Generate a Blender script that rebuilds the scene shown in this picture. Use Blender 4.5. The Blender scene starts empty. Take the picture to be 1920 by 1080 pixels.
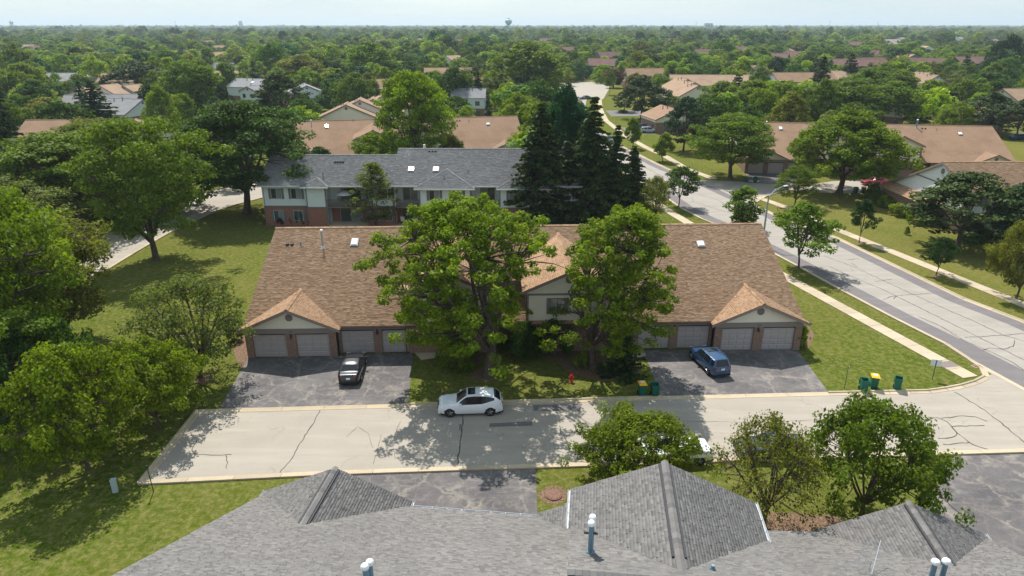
import bpy, bmesh, math, random
import numpy as np
from mathutils import Vector, Matrix
R_ = math.radians
sc = bpy.context.scene
rng = np.random.default_rng(7)
random.seed(7)

# ---------------- camera, world, sun, exposure ----------------
CAM_H = 27.4
PITCH = math.atan(495 / 1280)
cam_d = bpy.data.cameras.new('camera')
cam = bpy.data.objects.new('camera', cam_d)
sc.collection.objects.link(cam)
cam_d.sensor_width = 36; cam_d.lens = 24
cam_d.clip_start = 0.5; cam_d.clip_end = 30000
cam.location = (0, 0, CAM_H)
cam.rotation_euler = (math.pi / 2 - PITCH, 0, 0)
sc.camera = cam

SUN_EL = 56.0
SUN_AZ = -17.0            # degrees from +Y towards +X
sd = Vector((math.sin(R_(SUN_AZ)) * math.cos(R_(SUN_EL)), math.cos(R_(SUN_AZ)) * math.cos(R_(SUN_EL)), math.sin(R_(SUN_EL))))
w = bpy.data.worlds.new('World'); sc.world = w; w.use_nodes = True
nt = w.node_tree; bg = nt.nodes['Background']
sky = nt.nodes.new('ShaderNodeTexSky'); sky.sky_type = 'NISHITA'; sky.sun_disc = False
sky.sun_elevation = R_(SUN_EL); sky.sun_rotation = R_(SUN_AZ)
sky.air_density = 1.0; sky.dust_density = .7; sky.ozone_density = 1.0; sky.altitude = 200
# thin, even high cloud veil over the whole sky (the photograph's pale sky)
tc = nt.nodes.new('ShaderNodeTexCoord'); mp = nt.nodes.new('ShaderNodeMapping'); mp.inputs['Scale'].default_value = (1, 1, 7); nt.links.new(tc.outputs['Generated'], mp.inputs[0])
nz = nt.nodes.new('ShaderNodeTexNoise'); nz.inputs['Scale'].default_value = 3.2; nz.inputs['Detail'].default_value = 6; nt.links.new(mp.outputs[0], nz.inputs['Vector'])
rp = nt.nodes.new('ShaderNodeMapRange'); rp.inputs[1].default_value = .35; rp.inputs[2].default_value = .7; rp.inputs[3].default_value = .68; rp.inputs[4].default_value = .86; nt.links.new(nz.outputs['Fac'], rp.inputs[0])
veil = nt.nodes.new('ShaderNodeMix'); veil.data_type = 'RGBA'; veil.inputs[7].default_value = (3.0, 3.65, 4.05, 1)
nt.links.new(rp.outputs[0], veil.inputs[0]); nt.links.new(sky.outputs[0], veil.inputs[6]); nt.links.new(veil.outputs[2], bg.inputs[0]); bg.inputs[1].default_value = 0.125
sun_d = bpy.data.lights.new('sun', 'SUN'); sun_d.energy = 4.0; sun_d.angle = R_(0.55); sun_d.color = (1, 0.955, 0.88)
sun = bpy.data.objects.new('sun', sun_d); sc.collection.objects.link(sun)
sun.rotation_euler = sd.to_track_quat('Z', 'Y').to_euler(); sun.location = (0, 0, 200)
sc.view_settings.view_transform = 'Standard'; sc.view_settings.look = 'None'
sc.view_settings.gamma = 1; sc.view_settings.use_curve_mapping = False
sc.view_settings.exposure = 0.70
sc.render.engine = 'CYCLES'
cy = sc.cycles
cy.max_bounces = 6; cy.diffuse_bounces = 2; cy.glossy_bounces = 2; cy.transmission_bounces = 3
cy.transparent_max_bounces = 4; cy.volume_bounces = 0
cy.use_denoising = True
cy.sample_clamp_indirect = 4
HAZE_DENSITY = 0.00013

_cp, _sp = math.cos(PITCH), math.sin(PITCH)
def at(px, py, z=0.0):
    "ground (or height z) point seen at a pixel of the 1920x1080 frame"
    x = (px - 960) / 1280; y = (540 - py) / 1280
    dz = -_sp + y * _cp
    t = (z - CAM_H) / dz
    return (x * t, (_cp + y * _sp) * t)
def aty(px, py, Y):
    x = (px - 960) / 1280; y = (540 - py) / 1280
    t = Y / (_cp + y * _sp)
    return (x * t, CAM_H + (-_sp + y * _cp) * t)
def depth(Y, z=0.0):
    return Y * _cp - (z - CAM_H) * _sp
def proj(x, y, z):
    z -= CAM_H; D = y * _cp - z * _sp
    return 960 + 1280 * x / D, 540 - 1280 * (y * _sp + z * _cp) / D

# ---------------- object helpers ----------------
COL = sc.collection
def tag(o, label=None, cat=None, group=None, kind=None):
    if label: o['label'] = label
    if cat: o['category'] = cat
    if group: o['group'] = group
    if kind: o['kind'] = kind
    return o
def empty(name, loc=(0, 0, 0), rz=0, label=None, cat=None, group=None, kind=None, scale=None):
    o = bpy.data.objects.new(name, None); COL.objects.link(o)
    o.location = loc; o.rotation_euler = (0, 0, rz); o.empty_display_size = 0.2
    if scale: o.scale = scale
    return tag(o, label, cat, group, kind)
def link(name, me, parent=None, loc=None, rot=None, scale=None):
    o = bpy.data.objects.new(name, me); COL.objects.link(o)
    if parent: o.parent = parent
    if loc is not None: o.location = loc
    if rot is not None: o.rotation_euler = rot
    if scale is not None: o.scale = scale
    return o
KIDS = {}
def copy_tree(o, parent=None):
    c = o.copy(); COL.objects.link(c)
    if parent: c.parent = parent
    for ch in [x for x in o.children]:
        copy_tree(ch, c)
    return c

class MB:
    "mesh builder; materials by slot; uv in metres"
    def __init__(s): s.v = []; s.f = []; s.m = []; s.uv = {}
    def quad(s, *p, m=0):
        n = len(s.v); s.v += [tuple(q) for q in p]; s.f.append(tuple(range(n, n + len(p)))); s.m.append(m)
    def box(s, x0, x1, y0, y1, z0, z1, m=0):
        n = len(s.v)
        s.v += [(x0,y0,z0),(x1,y0,z0),(x1,y1,z0),(x0,y1,z0),(x0,y0,z1),(x1,y0,z1),(x1,y1,z1),(x0,y1,z1)]
        for f in ((0,3,2,1),(4,5,6,7),(0,1,5,4),(1,2,6,5),(2,3,7,6),(3,0,4,7)):
            s.f.append(tuple(n + i for i in f)); s.m.append(m)
    def islands(s):
        par = list(range(len(s.v)))
        def fd(a):
            while par[a] != a: par[a] = par[par[a]]; a = par[a]
            return a
        for f in s.f:
            r = fd(f[0])
            for k in f[1:]: par[fd(k)] = r
        gr = {}
        for f, m in zip(s.f, s.m): gr.setdefault(fd(f[0]), []).append((f, m))
        out = []
        for fs in gr.values():
            used = sorted({a for f, _ in fs for a in f}); mp = {a: i for i, a in enumerate(used)}
            b = MB(); b.v = [s.v[a] for a in used]; b.f = [tuple(mp[a] for a in f) for f, _ in fs]; b.m = [m for _, m in fs]; out.append(b)
        return out
    def prism(s, poly, d, m=0):
        "poly: list of 3D points, d: extrusion vector"
        n = len(s.v); k = len(poly); d = Vector(d)
        s.v += [tuple(p) for p in poly] + [tuple(Vector(p) + d) for p in poly]
        s.f.append(tuple(range(n, n + k))[::-1]); s.m.append(m)
        s.f.append(tuple(range(n + k, n + 2 * k))); s.m.append(m)
        for i in range(k):
            j = (i + 1) % k
            s.f.append((n + i, n + j, n + k + j, n + k + i)); s.m.append(m)
    def tube(s, pts, rad, n=6, m=0, caps=True):
        pts = [Vector(p) for p in pts]
        if not hasattr(rad, '__len__'): rad = [rad] * len(pts)
        base = len(s.v)
        for i, p in enumerate(pts):
            a = pts[max(i - 1, 0)]; b = pts[min(i + 1, len(pts) - 1)]
            t = (b - a).normalized()
            up = Vector((0, 0, 1)) if abs(t.z) < .9 else Vector((1, 0, 0))
            x = t.cross(up).normalized(); y = t.cross(x)
            for k in range(n):
                an = 2 * math.pi * k / n
                s.v.append(tuple(p + (x * math.cos(an) + y * math.sin(an)) * rad[i]))
        for i in range(len(pts) - 1):
            for k in range(n):
                k2 = (k + 1) % n
                s.f.append((base + i*n + k, base + i*n + k2, base + (i+1)*n + k2, base + (i+1)*n + k)); s.m.append(m)
        if caps:
            s.f.append(tuple(base + k for k in range(n))[::-1]); s.m.append(m)
            s.f.append(tuple(base + (len(pts)-1)*n + k for k in range(n))); s.m.append(m)
    def lathe(s, prof, c=(0, 0, 0), n=12, m=0):
        base = len(s.v)
        for r, z in prof:
            for k in range(n):
                a = 2 * math.pi * k / n
                s.v.append((c[0] + r * math.cos(a), c[1] + r * math.sin(a), c[2] + z))
        for i in range(len(prof) - 1):
            for k in range(n):
                k2 = (k + 1) % n
                s.f.append((base + i*n + k, base + i*n + k2, base + (i+1)*n + k2, base + (i+1)*n + k)); s.m.append(m)
        s.f.append(tuple(base + k for k in range(n))[::-1]); s.m.append(m)
        s.f.append(tuple(base + (len(prof)-1)*n + k for k in range(n))); s.m.append(m)
    def mesh(s, name, mats, smooth=False, warp=None, fixn=True):
        me = bpy.data.meshes.new(name)
        vs = s.v if warp is None else [warp(*p) for p in s.v]
        me.from_pydata(vs, [], s.f)
        if not isinstance(mats, (list, tuple)): mats = [mats]
        for m in mats: me.materials.append(m)
        if len(mats) > 1: me.polygons.foreach_set('material_index', s.m)
        if fixn:
            bm = bmesh.new(); bm.from_mesh(me)
            bmesh.ops.recalc_face_normals(bm, faces=bm.faces)
            bm.to_mesh(me); bm.free()
        uvl = me.uv_layers.new(name='uv')
        co = [v.co for v in me.vertices]
        for p in me.polygons:
            nn = p.normal
            if abs(nn.z) < .75:
                h = Vector((-nn.y, nn.x, 0)); h = h.normalized() if h.length > 1e-6 else Vector((1, 0, 0))
                for li in p.loop_indices:
                    q = co[me.loops[li].vertex_index]; uvl.data[li].uv = (q.dot(h), q.z)
            else:
                for li in p.loop_indices:
                    q = co[me.loops[li].vertex_index]; uvl.data[li].uv = (q.x, q.y)
        if smooth: me.shade_smooth()
        me.update()
        return me
    def build(s, name, mats, parent=None, smooth=False, loc=None, warp=None, kind=None, fixn=True, rot=None):
        o = link(name, s.mesh(name, mats, smooth, warp, fixn), parent, loc, rot)
        if kind: o['kind'] = kind
        return o

def np_mesh(name, verts, quads, mat, rnd=None, smooth=False, mats=None):
    "fast mesh from arrays; rnd = per-face random pair written to uv layer 'rnd'"
    me = bpy.data.meshes.new(name)
    nv, nf = len(verts), len(quads); k = quads.shape[1]
    me.vertices.add(nv); me.vertices.foreach_set('co', np.asarray(verts, dtype=np.float32).ravel())
    me.loops.add(nf * k); me.loops.foreach_set('vertex_index', np.asarray(quads, dtype=np.int32).ravel())
    me.polygons.add(nf); me.polygons.foreach_set('loop_start', np.arange(0, nf * k, k, dtype=np.int32))
    me.materials.append(mat)
    if rnd is not None:
        uv = me.uv_layers.new(name='rnd')
        uv.data.foreach_set('uv', np.repeat(rnd.astype(np.float32), k, axis=0).ravel())
    me.update(calc_edges=True)
    if smooth: me.shade_smooth()
    return me

# ---------------- materials ----------------
def mat(name, col=(.5, .5, .5), rough=.8, metal=0, spec=.3, build=None):
    m = bpy.data.materials.new(name); m.use_nodes = True
    nt = m.node_tree; b = nt.nodes['Principled BSDF']
    b.inputs['Base Color'].default_value = (*col, 1); b.inputs['Roughness'].default_value = rough
    b.inputs['Metallic'].default_value = metal; b.inputs['Specular IOR Level'].default_value = spec
    if build: build(NB(nt), b)
    return m
class NB:
    def __init__(s, nt): s.nt = nt; s.N = nt.nodes; s.L = nt.links.new
    def n(s, t, **k):
        x = s.N.new('ShaderNode' + t)
        for a, b in k.items(): setattr(x, a, b)
        return x
    def inp(s, sock, v):
        if isinstance(v, bpy.types.NodeSocket): s.L(v, sock)
        elif isinstance(v, (tuple, list)) and len(v) == 3 and sock.type == 'RGBA': sock.default_value = (*v, 1)
        else: sock.default_value = v
    def coord(s, kind='Object'): return s.n('TexCoord').outputs[kind]
    def pos(s): return s.n('NewGeometry').outputs['Position']
    def uv(s, name): return s.n('UVMap', uv_map=name).outputs[0]
    def mapping(s, v, scale=(1,1,1), rot=(0,0,0), loc=(0,0,0)):
        m = s.n('Mapping'); s.L(v, m.inputs[0]); m.inputs['Scale'].default_value = scale
        m.inputs['Rotation'].default_value = rot; m.inputs['Location'].default_value = loc
        return m.outputs[0]
    def noise(s, v, scale, detail=4, rough=.6, dist=0):
        m = s.n('TexNoise'); s.L(v, m.inputs['Vector']); m.inputs['Scale'].default_value = scale
        m.inputs['Detail'].default_value = detail; m.inputs['Roughness'].default_value = rough; m.inputs['Distortion'].default_value = dist
        return m.outputs['Fac']
    def ramp(s, v, pts, interp='LINEAR'):
        r = s.n('ValToRGB'); s.L(v, r.inputs[0]); e = r.color_ramp.elements; r.color_ramp.interpolation = interp
        while len(e) < len(pts): e.new(.5)
        for i, (p, c) in enumerate(pts):
            e[i].position = p; e[i].color = (*c, 1) if len(c) == 3 else c
        return r.outputs[0]
    def mix(s, f, a, b, mode='MIX'):
        m = s.n('Mix', data_type='RGBA', blend_type=mode)
        s.inp(m.inputs[0], f); s.inp(m.inputs[6], a); s.inp(m.inputs[7], b)
        return m.outputs[2]
    def math(s, op, a, b=0, clamp=False):
        m = s.n('Math', operation=op, use_clamp=clamp); s.inp(m.inputs[0], a); s.inp(m.inputs[1], b); return m.outputs[0]
    def map(s, v, a, b, c, d):
        m = s.n('MapRange'); s.L(v, m.inputs[0])
        for i, x in zip((1, 2, 3, 4), (a, b, c, d)): m.inputs[i].default_value = x
        return m.outputs[0]
    def bump(s, b, h, strength=.3, dist=.02):
        m = s.n('Bump'); s.L(h, m.inputs['Height']); m.inputs['Strength'].default_value = strength; m.inputs['Distance'].default_value = dist
        s.L(m.outputs[0], b.inputs['Normal'])
    def sep(s, v):
        m = s.n('SeparateXYZ'); s.L(v, m.inputs[0]); return m.outputs
G = lambda v: (v, v, v)

def _grass(n, b):
    p = n.pos()
    big = n.noise(p, .035, 3); mid = n.noise(p, .35, 5, .65); fine = n.noise(p, 5, 3, .8)
    st = n.noise(n.mapping(p, (.9, .12, 1), (0, 0, R_(-28))), 1.2, 3)
    c = n.mix(n.map(mid, .3, .7, 0, 1), (.042, .088, .003), (.092, .136, .008))
    c = n.mix(n.map(big, .45, .62, 0, .8), c, (.13, .135, .025))
    dry = n.math('MULTIPLY', n.map(mid, .52, .7, 0, 1), n.map(st, .42, .68, 0, 1), True)
    c = n.mix(n.math('MULTIPLY', dry, .5), c, (.235, .21, .075))
    px = n.sep(p)[0]; east = n.math('MULTIPLY', n.map(px, 36, 44, 0, 1), n.map(n.noise(p, .12, 4), .3, .6, .15, .8), True)
    c = n.mix(east, c, (.20, .175, .045))
    c = n.mix(n.map(n.noise(p, 1.6, 5, .75), .42, .66, 0, .4), c, (.15, .15, .034))
    c = n.mix(n.map(n.noise(n.mapping(p, (1, .35, 1), (0, 0, R_(34)), (5, 9, 0)), 1.1, 6, .7), .5, .68, 0, .6), c, (.19, .18, .06))
    c = n.mix(n.map(fine, .25, .75, .0, .7), c, n.mix(.5, c, (.03, .045, .006)))
    wv = n.n('TexWave', wave_type='BANDS'); n.L(n.mapping(p, (1, 1, 1), (0, 0, R_(-62))), wv.inputs[0])
    wv.inputs['Scale'].default_value = .32; wv.inputs['Distortion'].default_value = .8; wv.inputs['Detail'].default_value = 1
    c = n.mix(n.math('MULTIPLY', n.map(wv.outputs['Fac'], .5, 1, 0, .22), n.map(n.noise(p, .15, 3), .4, .65, .1, 1)), c, (.16, .17, .045))
    c = n.mix(n.map(n.noise(p, 3.2, 6, .85), .36, .64, 0, .55), c, n.mix(.5, c, (.012, .03, .002)))
    c = n.mix(n.map(n.noise(n.mapping(p, (1, 1, 1), (0, 0, 0), (31, 7, 0)), 2.3, 6, .85), .46, .62, 0, .85), c, (.205, .185, .065))
    n.L(c, b.inputs['Base Color']); n.bump(b, n.noise(p, 11, 4, .8), .8, .06)
M_grass = mat('grass', rough=1, spec=.0, build=_grass)

def road_mat(name, base, dark, stain=.5, crack=True, sc_=1.0):
    def f(n, b):
        p = n.pos()
        a = n.noise(p, 14 , 4, .85); c = n.noise(p, .35, 4, .6); d = n.noise(n.mapping(p, (.25, 2.2, 1), (0, 0, R_(2))), .5, 4)
        col = n.mix(n.map(a, .32, .68, 0, 1), dark, base)
        col = n.mix(n.map(c, .35, .7, 0, stain), col, tuple(x * .80 for x in dark))
        col = n.mix(n.map(d, .45, .7, 0, .45), col, tuple(min(1, x * 1.12) for x in base))
        if crack:
            vo = n.n('TexVoronoi', feature='DISTANCE_TO_EDGE'); wp = n.n('Vector' + 'Math', operation='ADD')
            nn = n.n('TexNoise'); n.L(p, nn.inputs['Vector']); nn.inputs['Scale'].default_value = .9; nn.inputs['Detail'].default_value = 5
            sc2 = n.n('VectorMath', operation='SCALE'); n.L(nn.outputs['Color'], sc2.inputs[0]); sc2.inputs['Scale'].default_value = 1.6
            n.L(p, wp.inputs[0]); n.L(sc2.outputs[0], wp.inputs[1])
            n.L(wp.outputs[0], vo.inputs['Vector']); vo.inputs['Scale'].default_value = .16
            k = n.map(vo.outputs['Distance'], 0, .012, 1, 0)
            k = n.math('MULTIPLY', k, n.map(n.noise(p, .5, 3), .45, .62, 0, 1), True)
            col = n.mix(n.math('MULTIPLY', k, .3), col, (.12, .11, .1))
        n.L(col, b.inputs['Base Color']); n.bump(b, a, .35, .01)
    return mat(name, rough=.9, spec=.2, build=f)
M_road = road_mat('aged_road', (.385, .342, .288), (.305, .27, .226), .3)
M_street = road_mat('street_surface', (.36, .328, .288), (.285, .258, .23), .35)
M_patch = road_mat('newer_asphalt', (.20, .18, .178), (.145, .132, .135), .35, False)
M_darkpatch = road_mat('dark_patch', (.17, .16, .155), (.12, .11, .11), .2, False)

def _drive(n, b):
    p = n.pos()
    a = n.noise(p, 12, 4, .85)
    col = n.mix(n.map(a, .3, .7, 0, 1), (.062, .057, .06), (.125, .116, .12))
    col = n.mix(n.map(n.noise(p, .25, 5, .6), .38, .66, 0, .6), col, (.185, .17, .165))
    nn = n.n('TexNoise'); n.L(p, nn.inputs['Vector']); nn.inputs['Scale'].default_value = 1.1; nn.inputs['Detail'].default_value = 6
    sc2 = n.n('VectorMath', operation='SCALE'); n.L(nn.outputs['Color'], sc2.inputs[0]); sc2.inputs['Scale'].default_value = 1.5
    ad = n.n('VectorMath', operation='ADD'); n.L(p, ad.inputs[0]); n.L(sc2.outputs[0], ad.inputs[1])
    for scl, w_, st in ((.42, .10, .34), (.95, .13, .18)):
        vo = n.n('TexVoronoi', feature='DISTANCE_TO_EDGE'); n.L(n.mapping(ad.outputs[0], (1, .7, 1), (0, 0, R_(3)), (scl * 7, 3, 0)), vo.inputs['Vector']); vo.inputs['Scale'].default_value = scl
        jw = n.map(n.noise(p, 3.5, 5, .8), .3, .7, .15, 1.2)
        k = n.math('SUBTRACT', 1, n.math('DIVIDE', vo.outputs['Distance'], n.math('MULTIPLY', jw, w_)), True)
        k = n.math('MULTIPLY', n.math('MULTIPLY', k, st), n.map(n.noise(p, .55, 5, .75), .38, .62, .0, 1.3), True)
        col = n.mix(k, col, (.40, .35, .28))
    k2 = n.map(n.noise(n.mapping(p, (.4, 1.6, 1), (0, 0, R_(8))), 1.3, 6, .75), .52, .68, 0, .35)
    col = n.mix(k2, col, (.30, .27, .235))
    n.L(col, b.inputs['Base Color']); n.bump(b, a, .4, .01)
M_drive = mat('cracked_asphalt', rough=.9, spec=.25, build=_drive)

def conc(name, c, c2):
    def f(n, b):
        p = n.pos(); a = n.noise(p, 9, 4, .8); d = n.noise(p, .8, 4)
        oi = n.n('ObjectInfo').outputs['Random']
        col = n.mix(n.map(a, .3, .7, 0, 1), c2, c)
        col = n.mix(n.map(d, .45, .7, 0, .35), col, tuple(x * .72 for x in c2))
        v = n.map(oi, 0, 1, .86, 1.08); m = n.n('VectorMath', operation='SCALE'); n.L(col, m.inputs[0]); n.L(v, m.inputs['Scale'])
        n.L(m.outputs[0], b.inputs['Base Color']); n.bump(b, a, .3, .01)
    return mat(name, rough=.9, spec=.2, build=f)
M_walk = conc('sidewalk_concrete', (.52, .43, .31), (.44, .36, .26))
M_kerb = conc('kerb_concrete', (.52, .43, .30), (.42, .34, .24))
M_slabdk = conc('tinted_concrete', (.27, .22, .2), (.22, .18, .17))

def _mulch(n, b):
    p = n.pos(); a = n.noise(p, 7, 5, .8)
    n.L(n.ramp(a, [(.3, (.06, .035, .022)), (.5, (.17, .11, .07)), (.72, (.36, .27, .19))]), b.inputs['Base Color']); n.bump(b, a, .9, .06)
M_mulch = mat('bark_mulch', rough=1, spec=.05, build=_mulch)

def shingle_mat(name, cols, weather=(.0, .0, .0), wf=.35):
    "colour per tab from uv 'rnd'"
    def f(n, b):
        r = n.sep(n.uv('rnd')); k = len(cols)
        c = n.ramp(r[0], [(i / k, x) for i, x in enumerate(cols)], 'CONSTANT')
        p = n.pos()
        st = n.noise(p, .45, 5, .7)
        c = n.mix(n.map(st, .4, .7, 0, wf), c, weather)
        c = n.mix(n.map(n.noise(p, .12, 3), .35, .7, 0, .3), c, tuple(x * .72 for x in cols[0]))
        c = n.mix(n.map(n.noise(p, 24, 3, .9), .3, .7, 0, .35), c, tuple(x * .55 for x in cols[0]))
        n.L(c, b.inputs['Base Color']); n.bump(b, n.noise(p, 60, 2), .25, .004)
    return mat(name, rough=.95, spec=.12, build=f)
BROWN = [(.40, .245, .148), (.44, .275, .17), (.485, .315, .20), (.415, .255, .155), (.52, .35, .23), (.31, .19, .115), (.46, .295, .185)]
GREY = [(.183, .175, .168), (.22, .21, .201), (.195, .184, .179), (.255, .243, .232), (.206, .192, .187), (.145, .138, .135), (.232, .22, .21)]
SLATE = [(.235, .23, .228), (.285, .28, .276), (.26, .254, .25), (.32, .313, .308), (.215, .21, .207)]
M_shB = shingle_mat('brown_shingle', BROWN, (.33, .205, .125), .3)
M_shG = shingle_mat('grey_shingle', GREY, (.145, .14, .135), .35)
M_shS = shingle_mat('slate_shingle', SLATE, (.17, .166, .163), .3)
def far_roof(name, c1, c2):
    def f(n, b):
        t = n.n('TexCoord').outputs['Object']
        oi = n.n('ObjectInfo').outputs['Random']
        p = n.mapping(t, (3.2, 7, 7)); a = n.noise(p, 1, 3, .8); d = n.noise(t, .35, 4)
        c = n.mix(n.map(a, .3, .7, 0, 1), c1, c2); c = n.mix(n.map(d, .4, .7, 0, .5), c, tuple(x * .75 for x in c1))
        v = n.map(oi, 0, 1, .88, 1.12); m = n.n('VectorMath', operation='SCALE'); n.L(c, m.inputs[0]); n.L(v, m.inputs['Scale'])
        n.L(m.outputs[0], b.inputs['Base Color']); n.bump(b, a, .4, .03)
    return mat(name, rough=.95, spec=.1, build=f)
M_rB = far_roof('brown_roofing', (.23, .145, .095), (.32, .21, .14))
M_rT = far_roof('tan_roofing', (.28, .19, .13), (.37, .26, .18))
M_rG = far_roof('grey_roofing', (.20, .195, .2), (.30, .295, .3))
M_rS = far_roof('slate_roofing', (.16, .16, .168), (.23, .228, .238))
M_rD = far_roof('maroon_roofing', (.115, .065, .058), (.185, .11, .098))

def brick_mat(name, c1, c2, mortar):
    def f(n, b):
        t = n.n('TexBrick'); n.L(n.uv('uv'), t.inputs[0]); t.inputs['Scale'].default_value = 1
        t.inputs['Brick Width'].default_value = .22; t.inputs['Row Height'].default_value = .075; t.inputs['Mortar Size'].default_value = .008
        t.inputs['Bias'].default_value = -.1
        t.inputs['Color1'].default_value = (*c1, 1); t.inputs['Color2'].default_value = (*c2, 1); t.inputs['Mortar'].default_value = (*mortar, 1)
        c = n.mix(n.map(n.noise(n.uv('uv'), 9, 3, .8), .55, .7, 0, .7), t.outputs['Color'], (.40, .30, .23))
        c = n.mix(n.map(n.noise(n.uv('uv'), 6, 2, .8), .5, .75, 0, .6), c, tuple(x * .45 for x in c1))
        n.L(c, b.inputs['Base Color']); n.bump(b, t.outputs['Fac'], -.5, .01)
    return mat(name, rough=.9, spec=.15, build=f)
M_brickB = brick_mat('brown_brick', (.22, .11, .075), (.30, .17, .12), (.30, .26, .22))
M_brickR = brick_mat('red_brick', (.30, .095, .06), (.36, .14, .09), (.30, .24, .2))
M_brickD = brick_mat('dark_brick', (.085, .045, .04), (.11, .06, .05), (.09, .07, .065))

def paint(name, c, rough=.6, var=.12):
    def f(n, b):
        a = n.noise(n.coord('Object'), 1.5, 4)
        n.L(n.mix(n.map(a, .35, .7, 0, var * 2), c, tuple(x * .8 for x in c)), b.inputs['Base Color'])
    return mat(name, rough=rough, build=f)
M_cream = paint('cream_siding', (.76, .69, .56)); M_white = paint('white_siding', (.76, .77, .74)); M_blue = paint('pale_blue_siding', (.66, .72, .72))
M_taupe = paint('taupe_trim', (.24, .20, .18)); M_doorp = paint('garage_door_paint', (.42, .365, .35), .55); M_dgrey = paint('dark_grey_trim', (.17, .17, .185))
M_gutter = paint('brown_gutter', (.13, .085, .07), .4); M_wgutter = paint('white_gutter', (.46, .48, .51), .4)
M_bark = mat('bark', rough=.95, spec=.1, build=lambda n, b: (n.L(n.ramp(n.noise(n.mapping(n.coord('Object'), (3, 3, .6)), 3, 5, .7), [(.3, (.045, .033, .025)), (.7, (.16, .125, .1))]), b.inputs['Base Color']), n.bump(b, n.noise(n.mapping(n.coord('Object'), (5, 5, 1)), 4, 4), .7, .05)))
def _glass(n, b):
    r = n.n('ObjectInfo').outputs['Random']
    n.L(n.mix(n.map(r, 0, 1, 0, 1), (.03, .04, .045), (.10, .115, .115)), b.inputs['Base Color'])
M_glass = mat('window_glass', rough=.06, spec=.9, build=_glass)
M_carglass = mat('car_glass', (.014, .018, .021), .07, spec=.5)
M_curtain = mat('lit_blind', (.5, .5, .44), .6)
M_metal = mat('galvanised_metal', (.50, .54, .58), .38, .85)
M_bluemetal = mat('blue_grey_pipe', (.17, .27, .34), .45, .4)
M_cap = mat('white_metal_cap', (.82, .84, .85), .35, .3)
M_black = mat('black_rubber', (.018, .018, .019), .8)
M_skyl = mat('skylight_dome', (.80, .84, .86), .15, spec=.7)
M_ledge = paint('white_eaves_trim', (.72, .74, .76), .5)
M_rail = paint('brown_grey_rail', (.19, .165, .16))
M_vent = mat('dark_vent', (.04, .04, .045), .7)
M_tvent = paint('gable_vent', (.20, .17, .165))
M_door = paint('door_paint', (.35, .31, .30))
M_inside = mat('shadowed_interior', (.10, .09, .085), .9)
M_green = mat('green_plastic', (.006, .115, .075), .42, build=lambda n, b: n.L(n.mix(n.map(n.noise(n.coord('Object'), 5, 3), .4, .7, 0, .35), (.006, .115, .075), (.02, .15, .11)), b.inputs['Base Color']))
M_yellow = mat('yellow_plastic', (.85, .42, .02), .4)
M_red = mat('hydrant_red', (.55, .02, .02), .4)
M_signw = mat('sign_aluminium', (.60, .68, .72), .4, .4)
M_signg = mat('sign_green', (.02, .12, .10), .5)
M_post = mat('dark_post', (.045, .055, .05), .6)
M_rust = mat('rusty_iron', rough=.8, build=lambda n, b: n.L(n.ramp(n.noise(n.coord('Object'), 9, 4), [(.3, (.11, .055, .04)), (.7, (.25, .14, .10))]), b.inputs['Base Color']))
M_sealant = mat('crack_sealant', (.045, .045, .048), .6)

def leaf_mat(name, hue=(1, 1, 1), trans=.35):
    m = bpy.data.materials.new(name); m.use_nodes = True; nt = m.node_tree; n = NB(nt)
    b = nt.nodes['Principled BSDF']; out = nt.nodes['Material Output']
    r = n.sep(n.uv('rnd')); oc = n.n('ObjectInfo').outputs['Color']
    k = n.map(r[0], 0, 1, .5, 1.6)
    s = n.n('VectorMath', operation='SCALE'); n.L(oc, s.inputs[0]); n.L(k, s.inputs['Scale'])
    c = n.mix(n.map(r[1], .45, 1, 0, .55), s.outputs[0], n.mix(1.0, s.outputs[0], (1.42, 1.14, .7), 'MULTIPLY'))
    n.L(c, b.inputs['Base Color']); b.inputs['Roughness'].default_value = .6; b.inputs['Specular IOR Level'].default_value = .12
    t = n.n('BsdfTranslucent'); n.L(n.mix(1.0, c, (1.55, 1.6, .5), 'MULTIPLY'), t.inputs[0])
    mx = n.n('MixShader'); mx.inputs[0].default_value = trans
    n.L(b.outputs[0], mx.inputs[1]); n.L(t.outputs[0], mx.inputs[2]); n.L(mx.outputs[0], out.inputs[0])
    return m
M_leaf = leaf_mat('broad_leaves', trans=.38)
M_needle = leaf_mat('needles', trans=.12)

def fixed_leaf(name, c):
    m = M_leaf.copy(); m.name = name
    for nd in list(m.node_tree.nodes):
        if nd.type == 'OBJECT_INFO':
            r = m.node_tree.nodes.new('ShaderNodeRGB'); r.outputs[0].default_value = (*c, 1)
            oi = m.node_tree.nodes.new('ShaderNodeObjectInfo')
            mr = m.node_tree.nodes.new('ShaderNodeMapRange'); mr.inputs[3].default_value = .6; mr.inputs[4].default_value = 1.65
            sc3 = m.node_tree.nodes.new('ShaderNodeVectorMath'); sc3.operation = 'SCALE'
            m.node_tree.links.new(oi.outputs['Random'], mr.inputs[0]); m.node_tree.links.new(r.outputs[0], sc3.inputs[0]); m.node_tree.links.new(mr.outputs[0], sc3.inputs['Scale'])
            for l in list(nd.outputs['Color'].links): m.node_tree.links.new(sc3.outputs[0], l.to_socket)
    return m
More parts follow.
